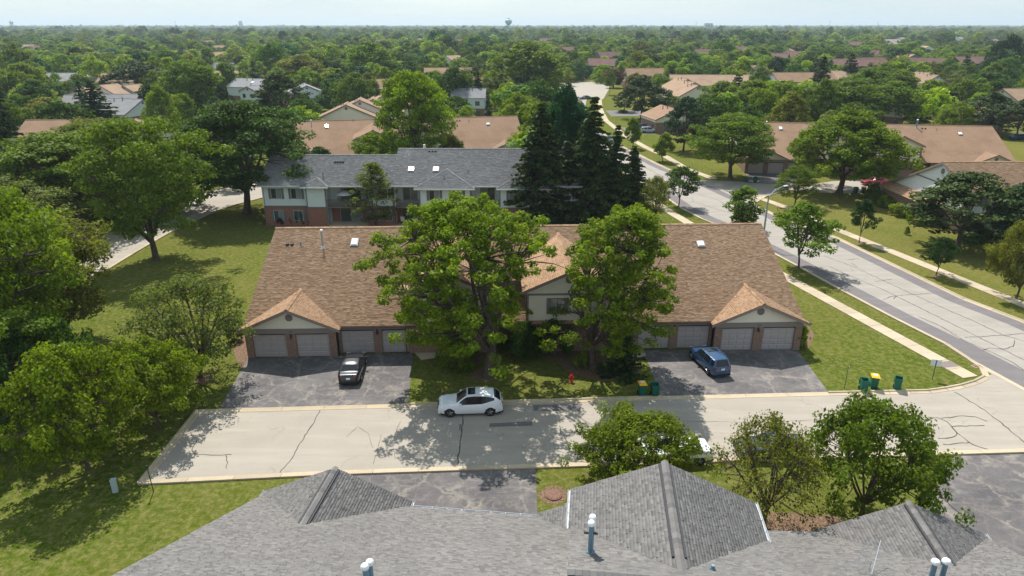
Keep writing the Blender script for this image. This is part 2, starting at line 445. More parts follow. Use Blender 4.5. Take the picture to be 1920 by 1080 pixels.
# ---------------- ground, roads, kerbs, pavements ----------------
def sheet(name, pts, z, m, kind='structure', parent=None):
    b = MB(); b.quad(*[(x, y, z) for x, y in pts])
    me = b.mesh(name, m, fixn=False)
    if me.polygons[0].normal.z < 0: me.flip_normals()
    o = link(name, me, parent)
    if not parent and kind: o['kind'] = kind
    return o
def P(*px): return [at(*p) for p in px]
gb = MB()
gx = [-9000, -400, -60, 60, 400, 9000]; gy = [-60, 20, 120, 500, 3000, 12500]
for i in range(5):
    for j in range(5):
        gb.quad((gx[i], gy[j], 0), (gx[i+1], gy[j], 0), (gx[i+1], gy[j+1], 0), (gx[i], gy[j+1], 0))
gb.build('ground', M_grass, kind='structure', fixn=False)

# main street
Wk = [(40.2, 51.0), (39.9, 53.5)] + P((1780, 650), (1680, 600), (1573, 543), (1473, 488), (1347, 424), (1313, 410), (1273, 389), (1236, 362)) + [(22.6, 131), (19.5, 150), (17.0, 175), (15.5, 205), (16, 245), (22.0, 290)]
Ek = [(64.0, 8), (56.5, 36), (53.0, 50)] + P((1920, 603), (1807, 560), (1697, 507), (1563, 443), (1467, 410), (1413, 383), (1307, 336), (1256, 318), (1236, 309), (1178, 280), (1160, 271)) + [(24.6, 185), (24.0, 205), (25.5, 245), (31.0, 290)]
sheet('street', Wk + Ek[::-1] + [(52, 6), (46, 34)], .008, M_street)
def offset_line(pts, d):
    out = []
    for i, p in enumerate(pts):
        a = Vector(pts[max(i-1, 0)]); b = Vector(pts[min(i+1, len(pts)-1)]); t = (b - a).normalized()
        out.append((p[0] + t.y * d, p[1] - t.x * d))
    return out
def ribbon(name, pts, d0, d1, z, m, kind='structure', parent=None):
    a = offset_line(pts, d0); b = offset_line(pts, d1); mb = MB()
    for i in range(len(pts) - 1):
        mb.quad((*a[i], z), (*b[i], z), (*b[i+1], z), (*a[i+1], z))
    me = mb.mesh(name, m, fixn=False)
    if me.polygons[0].normal.z < 0: me.flip_normals()
    o = link(name, me, parent)
    if not parent and kind: o['kind'] = kind
    return o
ribbon('asphalt_strip', Wk[2:13], .45, 2.3, .012, M_patch)
ribbon('asphalt_strip', Ek[1:15], -.45, -2.1, .012, M_patch)
sheet('asphalt_strip', P((1779, 651), (1800, 664), (1831, 681), (1920, 729), (2060, 806), (2120, 800), (1920, 695), (1815, 642), (1800, 634)), .0135, M_patch)
sheet('gutter_pan', P((1826, 676), (1920, 727), (2060, 804), (2055, 809), (1920, 733), (1824, 681)), .017, M_walk)
# cul-de-sac road
Nk = P((370, 770), (765, 759), (940, 754), (1240, 745), (1553, 737), (1740, 733)) + [(35.6, 48.55), (37.6, 49.3), (39.3, 50.3)]
Sk = P((260, 908), (620, 890), (1012, 877), (1500, 861), (1920, 848)) + [(44, 40.2)]
sheet('road', Nk + [(41, 51.2), (47, 52), (56, 40), (50, 36)] + Sk[::-1], .004, M_road)
sheet('road_patch', [at(*p) for p in ((1000, 760), (1092, 757), (1086, 772), (1000, 770))], .0125, M_darkpatch)
sheet('road_patch', [at(*p) for p in ((918, 794), (998, 790), (998, 798), (918, 801))], .0165, M_darkpatch)
# side street on the right
side = P((1307, 337), (1400, 341), (1500, 349), (1560, 340), (1640, 336), (1720, 342), (1705, 362), (1560, 362), (1480, 358), (1440, 366), (1413, 383))
sheet('side_road', side, .0045, M_road)
# back lane on the left
back_lo = P((520, 366), (497, 370), (420, 390), (330, 430), (260, 470), (195, 510)) + [(-50.5, 68), (-52, 55), (-54, 42)]
sheet('back_lane', back_lo + [(-61, 40), (-60, 60), (-58, 80), (-56.5, 95), (-55, 108), (-52, 122), (-46, 131), (-36, 133), (-34, 120)], .0046, M_road)
sheet('car_park', P((1045, 153), (1150, 153), (1140, 170), (1131, 186), (1075, 184), (1050, 165)), .004, M_road)
sheet('drive_lane', P((1135, 207), (1226, 207), (1228, 217), (1146, 218)), .0125, M_patch)
ddr = [P((465, 672), (775, 661), (765, 756), (410, 768)), P((1205, 657), (1492, 652), (1553, 735), (1240, 744)),
       [(-11.2, 37.25), (1.55, 37.75), (1.5, 29.2), (-13.8, 31)], [(30.2, 39.35), (47, 39.9), (46, 20), (22, 20), at(1712, 1010)],
       P((1400, 321), (1500, 323), (1490, 348), (1395, 342)), P((1164, 239), (1240, 236), (1258, 251), (1180, 252))]
for p in ddr: sheet('driveway', p, .0085, M_drive)
for p in (P((776, 661), (838, 655), (842, 668), (790, 676)), P((1180, 657), (1206, 655), (1212, 668), (1186, 674))):
    sheet('entry_path', p, .05, M_walk)
for p in (P((432, 640), (462, 628), (468, 672), (452, 690), (440, 668)), P((1493, 640), (1515, 610), (1528, 628), (1515, 655), (1496, 652)),
          P((880, 700), (905, 690), (935, 694), (940, 707), (915, 716), (890, 712)), P((940, 662), (1040, 650), (1100, 660), (1190, 662), (1200, 700), (1130, 716), (1070, 700), (1040, 676), (1000, 668)),
          P((825, 662), (900, 655), (935, 664), (900, 680), (860, 690), (838, 680)), P((365, 716), (390, 702), (400, 712), (380, 722)),
          P((1624, 355), (1660, 368), (1700, 390), (1740, 412), (1735, 420), (1690, 402), (1650, 382), (1622, 366)),
          P((1400, 985), (1440, 960), (1560, 965), (1610, 990), (1590, 1010), (1440, 1010)),
          P((500, 425), (720, 428), (720, 420), (500, 414))):
    sheet('mulch_bed', p, .006, M_mulch)
for c, r in ((at(1611, 455), .6), (at(1755, 517), .6), (at(1497, 503), .6), (at(1038, 928), .95)):
    sheet('mulch_ring', [(c[0] + r * math.cos(k * .628) * (1 + .15 * math.sin(k * 2.7)), c[1] + r * math.sin(k * .628)) for k in range(10)], .0065, M_mulch)

def resample(pts, step):
    pts = [Vector(p) for p in pts]; L = [0]
    for a, b in zip(pts, pts[1:]): L.append(L[-1] + (b - a).length)
    n = max(1, int(round(L[-1] / step))); out = []
    for i in range(n + 1):
        t = L[-1] * i / n
        j = max(k for k in range(len(L)) if L[k] <= t + 1e-9); j = min(j, len(pts) - 2)
        f = (t - L[j]) / max(1e-9, L[j+1] - L[j]); out.append(tuple(pts[j].lerp(pts[j+1], f)))
    return out
def strips(name, part, line, width, step, top, m, gap=.015, z0=-.05, prof=None, side=1, skip=()):
    "a row of slabs / kerb stones along a line; each its own object"
    root = empty(name, (0, 0, 0), kind='structure')
    q = resample(line, step)
    for i in range(len(q) - 1):
        if i in skip: continue
        a = Vector(q[i]); b = Vector(q[i+1]); t = (b - a).normalized(); n = Vector((t.y, -t.x)) * side
        a2 = a + t * gap; b2 = b - t * gap
        mb = MB()
        tp = top + random.uniform(-.006, .006)
        if prof:
            poly = [(a2.x + n.x * u, a2.y + n.y * u, v) for u, v in prof]
            mb.prism(poly, (b2.x - a2.x, b2.y - a2.y, 0))
        else:
            poly = [(a2.x, a2.y, z0), (a2.x + n.x * width, a2.y + n.y * width, z0), (a2.x + n.x * width, a2.y + n.y * width, tp), (a2.x, a2.y, tp)]
            mb.prism(poly, (b2.x - a2.x, b2.y - a2.y, 0))
        mm = m
        mb.build(part, mm, root, smooth=False)
    return root
KP = [(-.12, -.05), (-.12, .12), (.03, .12), (.09, .035), (.42, .022), (.42, -.05)]
KL = [(-.12, -.05), (-.12, .045), (.0, .045), (.09, .03), (.42, .022), (.42, -.05)]
strips('kerb', 'kerb_segment', Nk[:2] , 0, 3.0, .1, M_kerb, prof=KL)
strips('kerb', 'kerb_segment', Nk[1:4], 0, 3.0, .1, M_kerb, prof=KP)
strips('kerb', 'kerb_segment', Nk[3:5], 0, 3.0, .1, M_kerb, prof=KL)
strips('kerb', 'kerb_segment', Nk[4:] + [(40.0, 51.6), (39.9, 53.5)], 0, 1.6, .1, M_kerb, prof=KP)
strips('kerb', 'kerb_segment', Sk, 0, 3.0, .1, M_kerb, prof=KP, side=-1)
strips('kerb', 'kerb_segment', P((260, 908), (370, 770)), 0, 3.0, .1, M_kerb, prof=KP, side=1)
strips('kerb', 'kerb_segment', Wk[1:12], 0, 3.2, .1, M_kerb, prof=KP)
strips('kerb', 'kerb_segment', Ek[0:9], 0, 3.2, .1, M_kerb, prof=KP, side=-1)
strips('kerb', 'kerb_segment', Ek[9:15], 0, 3.2, .1, M_kerb, prof=KP, side=-1)
strips('kerb', 'kerb_segment', P((1413, 383), (1440, 366), (1480, 358), (1560, 362)), 0, 3.2, .1, M_kerb, prof=KP, side=-1)
strips('kerb', 'kerb_segment', back_lo[1:], 0, 3.2, .1, M_kerb, prof=KP, side=1)
SW = P((1806, 710), (1461, 520), (1293, 426), (1247, 398)) + [(19.8, 128)]
strips('sidewalk', 'slab', SW, 1.5, 1.55, .06, M_walk)
SE = P((1920, 577), (1557, 430), (1480, 395), (1417, 372), (1385, 364)); SE[0] = (SE[0][0] + .9, SE[0][1] - 4); SE = [(61.0, 34)] + SE
strips('sidewalk', 'slab', SE, 1.5, 1.55, .06, M_walk)
strips('sidewalk', 'slab', P((1331, 336), (1282, 318), (1240, 293), (1207, 278), (1169, 256), (1151, 242)) + [(27.8, 212), (29.5, 240), (33.5, 277)], 1.6, 1.7, .06, M_walk)
# darker slab at the corner
c0 = Vector(at(1788, 697)); c1 = Vector(at(1778, 691))

def crack(px, wd=.035, jit=.06):
    pts = [Vector(at(*p)) for p in px]; q = resample([tuple(p) for p in pts], .35)
    q = [Vector(p) + Vector((random.uniform(-jit, jit), random.uniform(-jit, jit))) for p in q]
    mb = MB(); L = []
    for i, p in enumerate(q):
        a = q[max(i-1, 0)]; b = q[min(i+1, len(q)-1)]; t = (b - a).normalized(); n = Vector((t.y, -t.x)) * wd * random.uniform(.5, 1.25)
        L.append((p - n, p + n))
    for a, b in zip(L, L[1:]):
        mb.quad((*a[0], .0195), (*a[1], .0195), (*b[1], .0195), (*b[0], .0195))
    me = mb.mesh('crack', M_sealant, fixn=False)
    if me.polygons[0].normal.z < 0: me.flip_normals()
    o = link('crack', me, CRK)
CRK = empty('road_cracks', kind='structure')
for c in [((603, 765), (590, 790), (578, 808), (560, 835), (545, 865), (523, 888)), ((868, 775), (867, 800), (862, 830), (858, 872)), ((862, 795), (863, 808), (870, 806)),
          ((370, 826), (360, 842), (362, 850), (378, 853), (402, 853), (435, 853)), ((423, 853), (426, 868), (424, 880)),
          ((1048, 798), (1053, 815), (1062, 828), (1068, 840)), ((1055, 803), (1052, 800)), ((1740, 782), (1765, 785), (1780, 795), (1795, 812), (1820, 832), (1858, 845)),
          ((1765, 785), (1800, 780), (1830, 782), (1850, 790)), ((1786, 800), (1845, 798)), ((1795, 812), (1790, 821), (1757, 822)), ((1770, 834), (1820, 830)), ((1716, 812), (1750, 810)),
          ((1790, 735), (1815, 750), (1850, 772), (1885, 800), (1920, 830)),
          ((1555, 500), (1600, 520), (1660, 545), (1690, 560), (1760, 595), (1830, 630), (1880, 655), (1920, 675)), ((1545, 480), (1600, 500), (1660, 528), (1740, 565), (1820, 600), (1880, 628), (1920, 640)),
          ((1657, 562), (1670, 556), (1700, 553), (1749, 550)), ((1675, 561), (1680, 556)), ((1640, 528), (1672, 524)), ((1720, 593), (1760, 610), (1785, 625), (1810, 640), (1850, 657), (1900, 680), (1920, 695)),
          ((1810, 633), (1860, 630), (1920, 626)), ((1843, 657), (1855, 652), (1880, 655), (1900, 650), (1903, 638)), ((1590, 487), (1610, 485)), ((1597, 493), (1608, 502)),
          ((1310, 365), (1340, 373), (1380, 392), (1400, 400)), ((1297, 370), (1300, 378), (1330, 388), (1370, 400)), ((1190, 305), (1225, 322), (1260, 340))]:
    crack(c)
# scattered hairline cracks
for c in [((650, 820), (670, 800), (690, 812), (700, 840)), ((715, 815), (708, 845), (700, 870)), ((1280, 790), (1400, 792), (1530, 788)), ((750, 790), (735, 830), (742, 860))]:
    crack(c, .012, .05)

# ---------------- trees ----------------
def tubes_np(paths, n=6):
    V = []; Q = []; base = 0
    for pts, rad in paths:
        pts = np.asarray(pts, float); k = len(pts)
        t = np.gradient(pts, axis=0); t /= np.linalg.norm(t, axis=1, keepdims=True) + 1e-9
        up = np.where(np.abs(t[:, 2:3]) < .9, [[0, 0, 1.]], [[1., 0, 0]])
        x = np.cross(t, up); x /= np.linalg.norm(x, axis=1, keepdims=True) + 1e-9; y = np.cross(t, x)
        a = np.arange(n) * 2 * np.pi / n
        ring = pts[:, None] + (x[:, None] * np.cos(a)[None, :, None] + y[:, None] * np.sin(a)[None, :, None]) * np.asarray(rad)[:, None, None]
        V.append(ring.reshape(-1, 3))
        i = np.arange(k - 1)[:, None] * n; j = np.arange(n)[None]; j2 = (j + 1) % n
        Q.append((np.stack([i + j, i + j2, i + n + j2, i + n + j], -1).reshape(-1, 4)) + base)
        base += k * n
    return np.concatenate(V), np.concatenate(Q)
def leaf_cards(C, size, g, up=.6, elong=1.0, axis=None, rad=None):
    "diamond leaf cards at centres C"
    N = len(C)
    nrm = g.normal(size=(N, 3)); nrm[:, 2] = np.abs(nrm[:, 2]) * .6 + up
    if rad is not None: nrm = nrm * .9 + rad * .8
    nrm /= np.linalg.norm(nrm, axis=1, keepdims=True)
    if axis is None:
        a = g.normal(size=(N, 3))
    else: a = axis + g.normal(size=(N, 3)) * .25
    a -= nrm * (a * nrm).sum(1, keepdims=True); a /= np.linalg.norm(a, axis=1, keepdims=True) + 1e-9
    b = np.cross(nrm, a)
    s = size * g.uniform(.6, 1.35, (N, 1))
    p0 = C - a * s * .5 * elong; p2 = C + a * s * .5 * elong; fold = nrm * s * .12
    p1 = C + b * s * .36 + fold; p3 = C - b * s * .36 + fold
    V = np.stack([p0, p1, p2, p3], 1).reshape(-1, 3)
    Q = np.arange(N * 4).reshape(-1, 4)
    return V, Q
def bez(a, b, g, sag=.0, n=5, wob=.06):
    a = np.asarray(a, float); b = np.asarray(b, float); L = np.linalg.norm(b - a)
    m = (a + b) / 2 + np.array([0, 0, -sag * L]) + g.normal(size=3) * wob * L
    t = np.linspace(0, 1, n)[:, None]
    return (1 - t) ** 2 * a + 2 * t * (1 - t) * m + t ** 2 * b
def broad_tree(seed, H=12, R=5, base=.25, ncl=150, nleaf=80, ls=.3, shape='round', clr=1.0, flat=.65, nlimb=8, tr=.28, lump=.22, inner=.35, fork=.3, up=.55, tw=4, off=(0, 0), cull=None):
    g = np.random.default_rng(seed)
    zc0 = H * base; hc = H - zc0
    ph = g.uniform(0, 6.28, 6); am = g.uniform(.4, 1, 6)
    def prof(t):
        if shape == 'round': return np.sqrt(np.clip(1 - (2 * np.clip(t, 0, 1) ** .85 - 1) ** 2, 0, 1)) * .92 + .08
        if shape == 'vase': return np.clip(.45 + .65 * t, 0, 1) * np.sqrt(np.clip(1 - np.clip((t - .62) / .40, 0, 1) ** 2, 0, 1))
        if shape == 'dome': return np.sqrt(np.clip(1 - np.clip((t - .3) / .7, 0, 1) ** 2, 0, 1)) * np.clip(.72 + t, 0, 1)
        if shape == 'column': return np.sin(np.pi * np.clip(t * .82 + .14, 0, 1)) ** .6
        if shape == 'cone': return (1 - t) ** .8 * np.clip(t * 6 + .55, 0, 1)
        if shape == 'egg': return np.sin(np.pi * np.clip(t, 0.001, 1) ** .62) ** .7
        return np.ones_like(t)
    th = g.uniform(0, 2 * np.pi, ncl); t = g.beta(1.25, 1.0, ncl) if shape != 'cone' else g.beta(1, 1.5, ncl)
    L = 1 + lump * sum(am[k] * np.sin((k + 1) * th * 1.0 + ph[k] + (k % 3) * 3.2 * t) for k in range(6)) / 2.2
    r = R * prof(t) * L * (inner + (1 - inner) * np.sqrt(g.uniform(0, 1, ncl)))
    cx = np.stack([r * np.cos(th) + off[0] * t, r * np.sin(th) + off[1] * t, zc0 + hc * t * (1 - .06)], 1)
    cx[:, 2] += g.normal(size=ncl) * .02 * H
    if cull is not None: cx = cx[~cull(cx[:, 0], cx[:, 1], cx[:, 2])]; ncl = len(cx)
    ccl = clr * g.uniform(.55, 1.3, ncl)
    # skeleton
    zf = max(H * base * .75, H * fork * .55); paths = []
    lean = g.normal(size=2) * .02 * H
    trunk = bez((0, 0, -.1), (lean[0], lean[1], zf), g, 0, 5, .03)
    rt = np.linspace(tr, tr * .72, 5); rt[0] = tr * 1.45
    paths.append((trunk, rt))
    top = trunk[-1]
    limbs = []
    for k in range(nlimb):
        an = 2 * np.pi * (k + g.uniform(-.3, .3)) / nlimb; tt = g.uniform(.45, .92) if k else .98
        rr = R * prof(np.array([tt]))[0] * g.uniform(.45, .75) * (0.2 if k == 0 else 1)
        e = np.array([rr * np.cos(an) + off[0] * tt, rr * np.sin(an) + off[1] * tt, zc0 + hc * tt * .86])
        s0 = top + np.array([0, 0, -g.uniform(0, .25) * zf])
        p = bez(s0, e, g, g.uniform(.05, .16), 7, .05); limbs.append(p)
        r0 = tr * g.uniform(.38, .58) * (1.2 if k == 0 else 1)
        paths.append((p, np.linspace(r0, .035 + r0 * .12, 7)))
    A = np.concatenate(limbs)
    tws = []
    for c in cx:
        cand = A[A[:, 2] < c[2] + .4]
        if len(cand) == 0: cand = A
        d = np.linalg.norm(cand - c, axis=1) + .35 * np.abs(cand[:, 2] - c[2]); s0 = cand[np.argmin(d)]
        p = bez(s0, c, g, g.uniform(-.02, .12), 4, .08); l = np.linalg.norm(c - s0)
        tws.append((p, np.linspace(min(tr * .2, .018 * l + .018), .012, 4)))
    V1, Q1 = tubes_np(paths, 8); V2, Q2 = tubes_np(tws, tw)
    V = np.concatenate([V1, V2]); Q = np.concatenate([Q1, Q2 + len(V1)])
    trunk_me = np_mesh('trunk', V, Q, M_bark, smooth=True)
    # leaves
    m = (nleaf * (ccl / clr) ** 1.6).astype(int) + 4
    idx = np.repeat(np.arange(ncl), m)
    q = g.normal(size=(len(idx), 3)); q /= np.linalg.norm(q, axis=1, keepdims=True); q *= g.uniform(.25, 1, (len(idx), 1)) ** .6
    q[:, 2] *= flat
    C = cx[idx] + q * ccl[idx][:, None]
    V, Q = leaf_cards(C, ls, g, up, rad=q / (np.linalg.norm(q, axis=1, keepdims=True) + 1e-6))
    rnd = np.stack([np.clip(g.uniform(0, 1, len(idx)) * .6 + g.uniform(0, 1, ncl)[idx] * .4, 0, .999), g.uniform(0, 1, len(idx)) * .5 + .5 * g.uniform(0, 1, ncl)[idx]], 1)
    crown_me = np_mesh('crown', V, Q, M_leaf, rnd)
    return trunk_me, crown_me, H, R
def spruce(seed, H=16, R=4, nlev=30, nb=11, sp=.34, card=.62, droop=.25, dens=1.0, base=.05, irregular=.15):
    g = np.random.default_rng(seed)
    paths = [(bez((0, 0, -.1), (0, 0, H * .98), g, 0, 6, .004), np.linspace(H * .018, .02, 6))]
    tws = []; C = []; A = []
    for i in range(nlev):
        t = (i + g.uniform(-.3, .3)) / nlev; t = min(max(t, 0), .985)
        z = H * (base + (1 - base) * t); Lr = R * (1 - t) ** .82 * (1 + .1 * math.sin(i * 1.7))
        for k in range(max(4, int(nb * (1 - .45 * t)))):
            an = g.uniform(0, 6.283); Lb = max(.25, Lr * g.uniform(1 - irregular * 2.2, 1 + irregular * .6))
            d = np.array([math.cos(an), math.sin(an), 0])
            n = 5; s = np.linspace(0, 1, n)
            zz = z + Lb * (.12 * s - droop * 2 * s * s + droop * 1.15 * s ** 3)
            p = np.stack([d[0] * Lb * s, d[1] * Lb * s, zz], 1)
            tws.append((p, np.linspace(.03, .008, n)))
            m = max(2, int(Lb / sp * dens)); ss = np.linspace(.18, 1, m) + g.uniform(-.03, .03, m)
            side = np.array([-d[1], d[0], 0])
            for sgn in (-1, 1, 0):
                wdt = np.where(sgn == 0, 0, card * .55 * (1.15 - ss * .55)) * g.uniform(.6, 1.1, m)
                c = np.stack([np.interp(ss, s, p[:, q]) for q in range(3)], 1) + side[None] * (sgn * wdt)[:, None]
                c[:, 2] -= g.uniform(.0, .22, m) * card
                C.append(c); ax = d[None] * .7 + side[None] * sgn * .9 + np.array([[0, 0, -.45 if sgn else -.1]])
                A.append(np.repeat(ax, m, 0) + g.normal(size=(m, 3)) * .15)
    C = np.concatenate(C); A = np.concatenate(A)
    V, Q = leaf_cards(C, card, g, .5, 1.0, A)
    rnd = np.stack([g.uniform(0, 1, len(C)), g.uniform(0, .8, len(C))], 1)
    V1, Q1 = tubes_np(paths, 8); V2, Q2 = tubes_np(tws, 3)
    tm = np_mesh('trunk', np.concatenate([V1, V2]), np.concatenate([Q1, Q2 + len(V1)]), M_bark, smooth=True)
    return tm, np_mesh('crown', V, Q, M_needle, rnd), H, R
def pine(seed, H=11, R=5.5, ncl=150, ls=.36):
    T = broad_tree(seed, H, R, .18, ncl, 70, ls, 'egg', 1.0, .42, 9, .26, .28, .4, .5, up=.9)
    T[1].materials.clear(); T[1].materials.append(M_needle)
    return T

K = {}
K['mapleA'] = broad_tree(11, 15.2, 8.0, .15, 600, 100, .235, 'round', .62, .62, 9, .44, .34, .12, .30, off=(-2.3, 0), cull=lambda x, y, z: ((x > 2.4) & (z > 4.2) & (z < 9.2)) | ((z < 4.6) & (x > -3) & (y < 3)) | (z < 3.4))
K['mapleB'] = broad_tree(14, 14.6, 5.2, .12, 360, 100, .235, 'round', .64, .66, 8, .36, .36, .12, .3, off=(2.6, 0), cull=lambda x, y, z: ((x < -2.0) & (z > 4.2) & (z < 9.2)) | (z < 2.8))
K['mapleC'] = broad_tree(17, 15.2, 8.0, .19, 420, 105, .33, 'egg', .92, .85, 10, .45, .16, .45, .38, cull=lambda x, y, z: z < 4.3)
K['locustA'] = broad_tree(21, 13, 6.5, .26, 230, 115, .27, 'dome', 1.1, .42, 9, .32, .2, .35, .35)
K['locustB'] = broad_tree(22, 13, 6.5, .22, 210, 120, .27, 'vase', 1.15, .45, 8, .32, .24, .3, .3)
K['locustC'] = broad_tree(23, 13, 6.0, .28, 250, 120, .28, 'dome', 1.05, .5, 9, .34, .22, .3, .4)
K['crabA'] = broad_tree(31, 6, 4.2, .22, 210, 80, .19, 'dome', .62, .7, 9, .16, .25, .25, .25)
K['crabB'] = broad_tree(32, 6, 4.2, .2, 170, 115, .19, 'round', .58, .7, 9, .16, .3, .2, .25)
K['sparseA'] = broad_tree(41, 6.2, 4, .26, 280, 26, .16, 'dome', .55, .7, 12, .17, .25, .15, .22)
K['sparseB'] = broad_tree(42, 6.2, 4, .26, 240, 48, .16, 'dome', .55, .7, 12, .15, .25, .15, .2)
K['midA'] = broad_tree(51, 11, 5, .16, 130, 72, .42, 'round', 1.15, .65, 7, .26, .22, .4)
K['midB'] = broad_tree(52, 11, 5, .14, 120, 75, .42, 'dome', 1.2, .6, 7, .26, .28, .4)
K['midC'] = broad_tree(53, 11, 4.6, .18, 125, 70, .42, 'vase', 1.2, .55, 7, .26, .25, .4)
K['midD'] = broad_tree(54, 11, 4.8, .12, 120, 75, .42, 'egg', 1.1, .65, 7, .25, .25, .4)
K['column'] = broad_tree(61, 9, 2.0, .06, 90, 60, .34, 'column', .65, .9, 5, .14, .18, .3)
K['cone'] = broad_tree(62, 6, 1.7, .26, 80, 70, .26, 'egg', .5, .8, 5, .08, .12, .3)
K['young'] = broad_tree(63, 6.5, 2.6, .30, 75, 70, .24, 'egg', .62, .5, 6, .09, .3, .3)
K['spruceA'] = spruce(71, 19, 5.6, 38, 15, .32, .62, .26, 1.2)
K['spruceB'] = spruce(72, 19, 5.2, 38, 15, .32, .60, .34, 1.2, irregular=.25)
K['spruceC'] = spruce(73, 14, 4.2, 24, 11, .42, .75, .2)
K['pineA'] = pine(81); K['pineB'] = pine(82, 11, 5, 120, .42)
K['airy'] = broad_tree(64, 11, 3.4, .10, 170, 34, .26, 'egg', .62, .5, 4, .2, .3, .2, .3)
K['shrub'] = broad_tree(91, 1.6, 1.1, .04, 40, 60, .15, 'dome', .32, .8, 5, .03, .12, .35)
K['bigshrub'] = broad_tree(92, 3.2, 2.2, .06, 80, 75, .2, 'dome', .55, .7, 6, .06, .25, .3)
K['yew'] = spruce(93, 4.4, 2.2, 16, 10, .26, .34, .1, base=.02)
def lod(seed, shape, ncl=60, nl=46, ls=.72, H=11, R=5.2):
    return broad_tree(seed, H, R, .05, ncl, nl, ls, shape, 1.5, .62, 3, .2, .25, .5, tw=3)
for i, s in enumerate(('round', 'dome', 'egg', 'vase', 'dome')): K['far%d' % i] = lod(101 + i, s)
K['farspruce'] = spruce(107, 13, 3.2, 12, 7, .9, 1.3, .2)

COLS = dict(yg=(.122, .178, .008), lime=(.150, .215, .012), mid=(.092, .145, .012), deep=(.047, .095, .012), dark=(.026, .058, .014), olive=(.125, .145, .022), pale=(.125, .16, .040),
            blue=(.026, .060, .024), spruce=(.034, .058, .013), pine=(.044, .072, .016), maroon=(.045, .014, .016), rust=(.085, .045, .025), teal=(.022, .075, .034), gold=(.20, .17, .012))
def tree(kind, X, Y, h, r, color, label, group=None, rz=None, name='tree', cat='tree', z=0):
    tm, cm, H0, R0 = K[kind]
    o = empty(name, (X, Y, z), rz if rz is not None else random.uniform(0, 6.28), label, cat, group, scale=(r / R0, r / R0, h / H0))
    c = COLS[color]; v = random.uniform(.9, 1.12); u = random.uniform(.94, 1.06)
    link('trunk', tm, o)
    cr = link('crown', cm, o); cr.color = (c[0] * v * u, c[1] * v, c[2] * v, 1)
    return o
OCC = []   # (x, y, r) of hand placed trees
def ptree(kind, bx, by, topy, wpx, color, label, group=None, rz=None, name='tree', cat='tree', dxy=(0, 0), h=None):
    X, Y = at(bx, by); h = h or aty(bx, topy, Y)[1]; r = wpx / 2 * depth(Y, h * .6) / 1280
    X += dxy[0]; Y += dxy[1]
    OCC.append((X, Y, r)); return tree(kind, X, Y, h, r, color, label, group, rz, name, cat)
# ---------------- buildings ----------------
SL = .4425
def tabs(poly, cdir, udir, e=.142, w=.30, th=.018, g=rng, side=False):
    poly = [np.array(p, float) for p in poly]; O = poly[0]
    cdir = np.array(cdir, float); udir = np.array(udir, float); N = np.cross(cdir, udir); N = N if N[2] > 0 else -N
    st = np.array([[(p - O) @ cdir, (p - O) @ udir] for p in poly])
    t0, t1 = st[:, 1].min(), st[:, 1].max(); Vs = []; k = len(st)
    n = int(math.ceil((t1 - t0) / e))
    for i in range(n):
        t = t0 + i * e; tm = min(t + e * .5, t1 - 1e-4); xs = []
        for a in range(k):
            p, q = st[a], st[(a + 1) % k]
            if (p[1] - tm) * (q[1] - tm) < 0: xs.append(p[0] + (q[0] - p[0]) * (tm - p[1]) / (q[1] - p[1]))
        if len(xs) < 2: continue
        s0, s1 = min(xs), max(xs)
        if s1 - s0 < .04: continue
        ws = g.uniform(.6, 1.45, int((s1 - s0) / w) + 3) * w
        ed = np.concatenate([[0], np.cumsum(ws)]) - g.uniform(0, w); ed = np.clip(s0 + ed, s0, s1); m = np.diff(ed) > .015
        a, b = ed[:-1][m], ed[1:][m]; c = len(a)
        if not c: continue
        h = th * np.where(g.uniform(size=c) < .5, g.uniform(1.1, 1.5, c), g.uniform(.2, .45, c)); tl = t - g.uniform(0, .016, c); tu = min(t + e * 1.06, t1)
        def pt(s, tt, hh): return O + s[:, None] * cdir + (tt[:, None] if hasattr(tt, '__len__') else tt) * udir + hh[:, None] * N
        hu = np.full(c, .004)
        Vs.append(np.stack([pt(a, tl, h), pt(b, tl, h), pt(b, tu, hu), pt(a, tu, hu), pt(a, tl, hu * 0 - .002), pt(b, tl, hu * 0 - .002)], 1))
    V = np.concatenate(Vs); M = len(V)
    i = np.arange(M)[:, None] * 6
    Q = np.concatenate([i + np.array([[0, 1, 2, 3]]), i + np.array([[4, 5, 1, 0]])], 1).reshape(-1, 4)
    if side:
        Q = np.concatenate([i + np.array([[0, 1, 2, 3]]), i + np.array([[4, 5, 1, 0]]), i + np.array([[4, 0, 3, 3]]), i + np.array([[5, 1, 2, 2]])], 1)
        Q = Q[:, :8].reshape(-1, 4)
    r = np.stack([g.uniform(0, .999, M), g.uniform(0, 1, M)], 1)
    return V.reshape(-1, 3), Q, np.repeat(r, 2, 0)

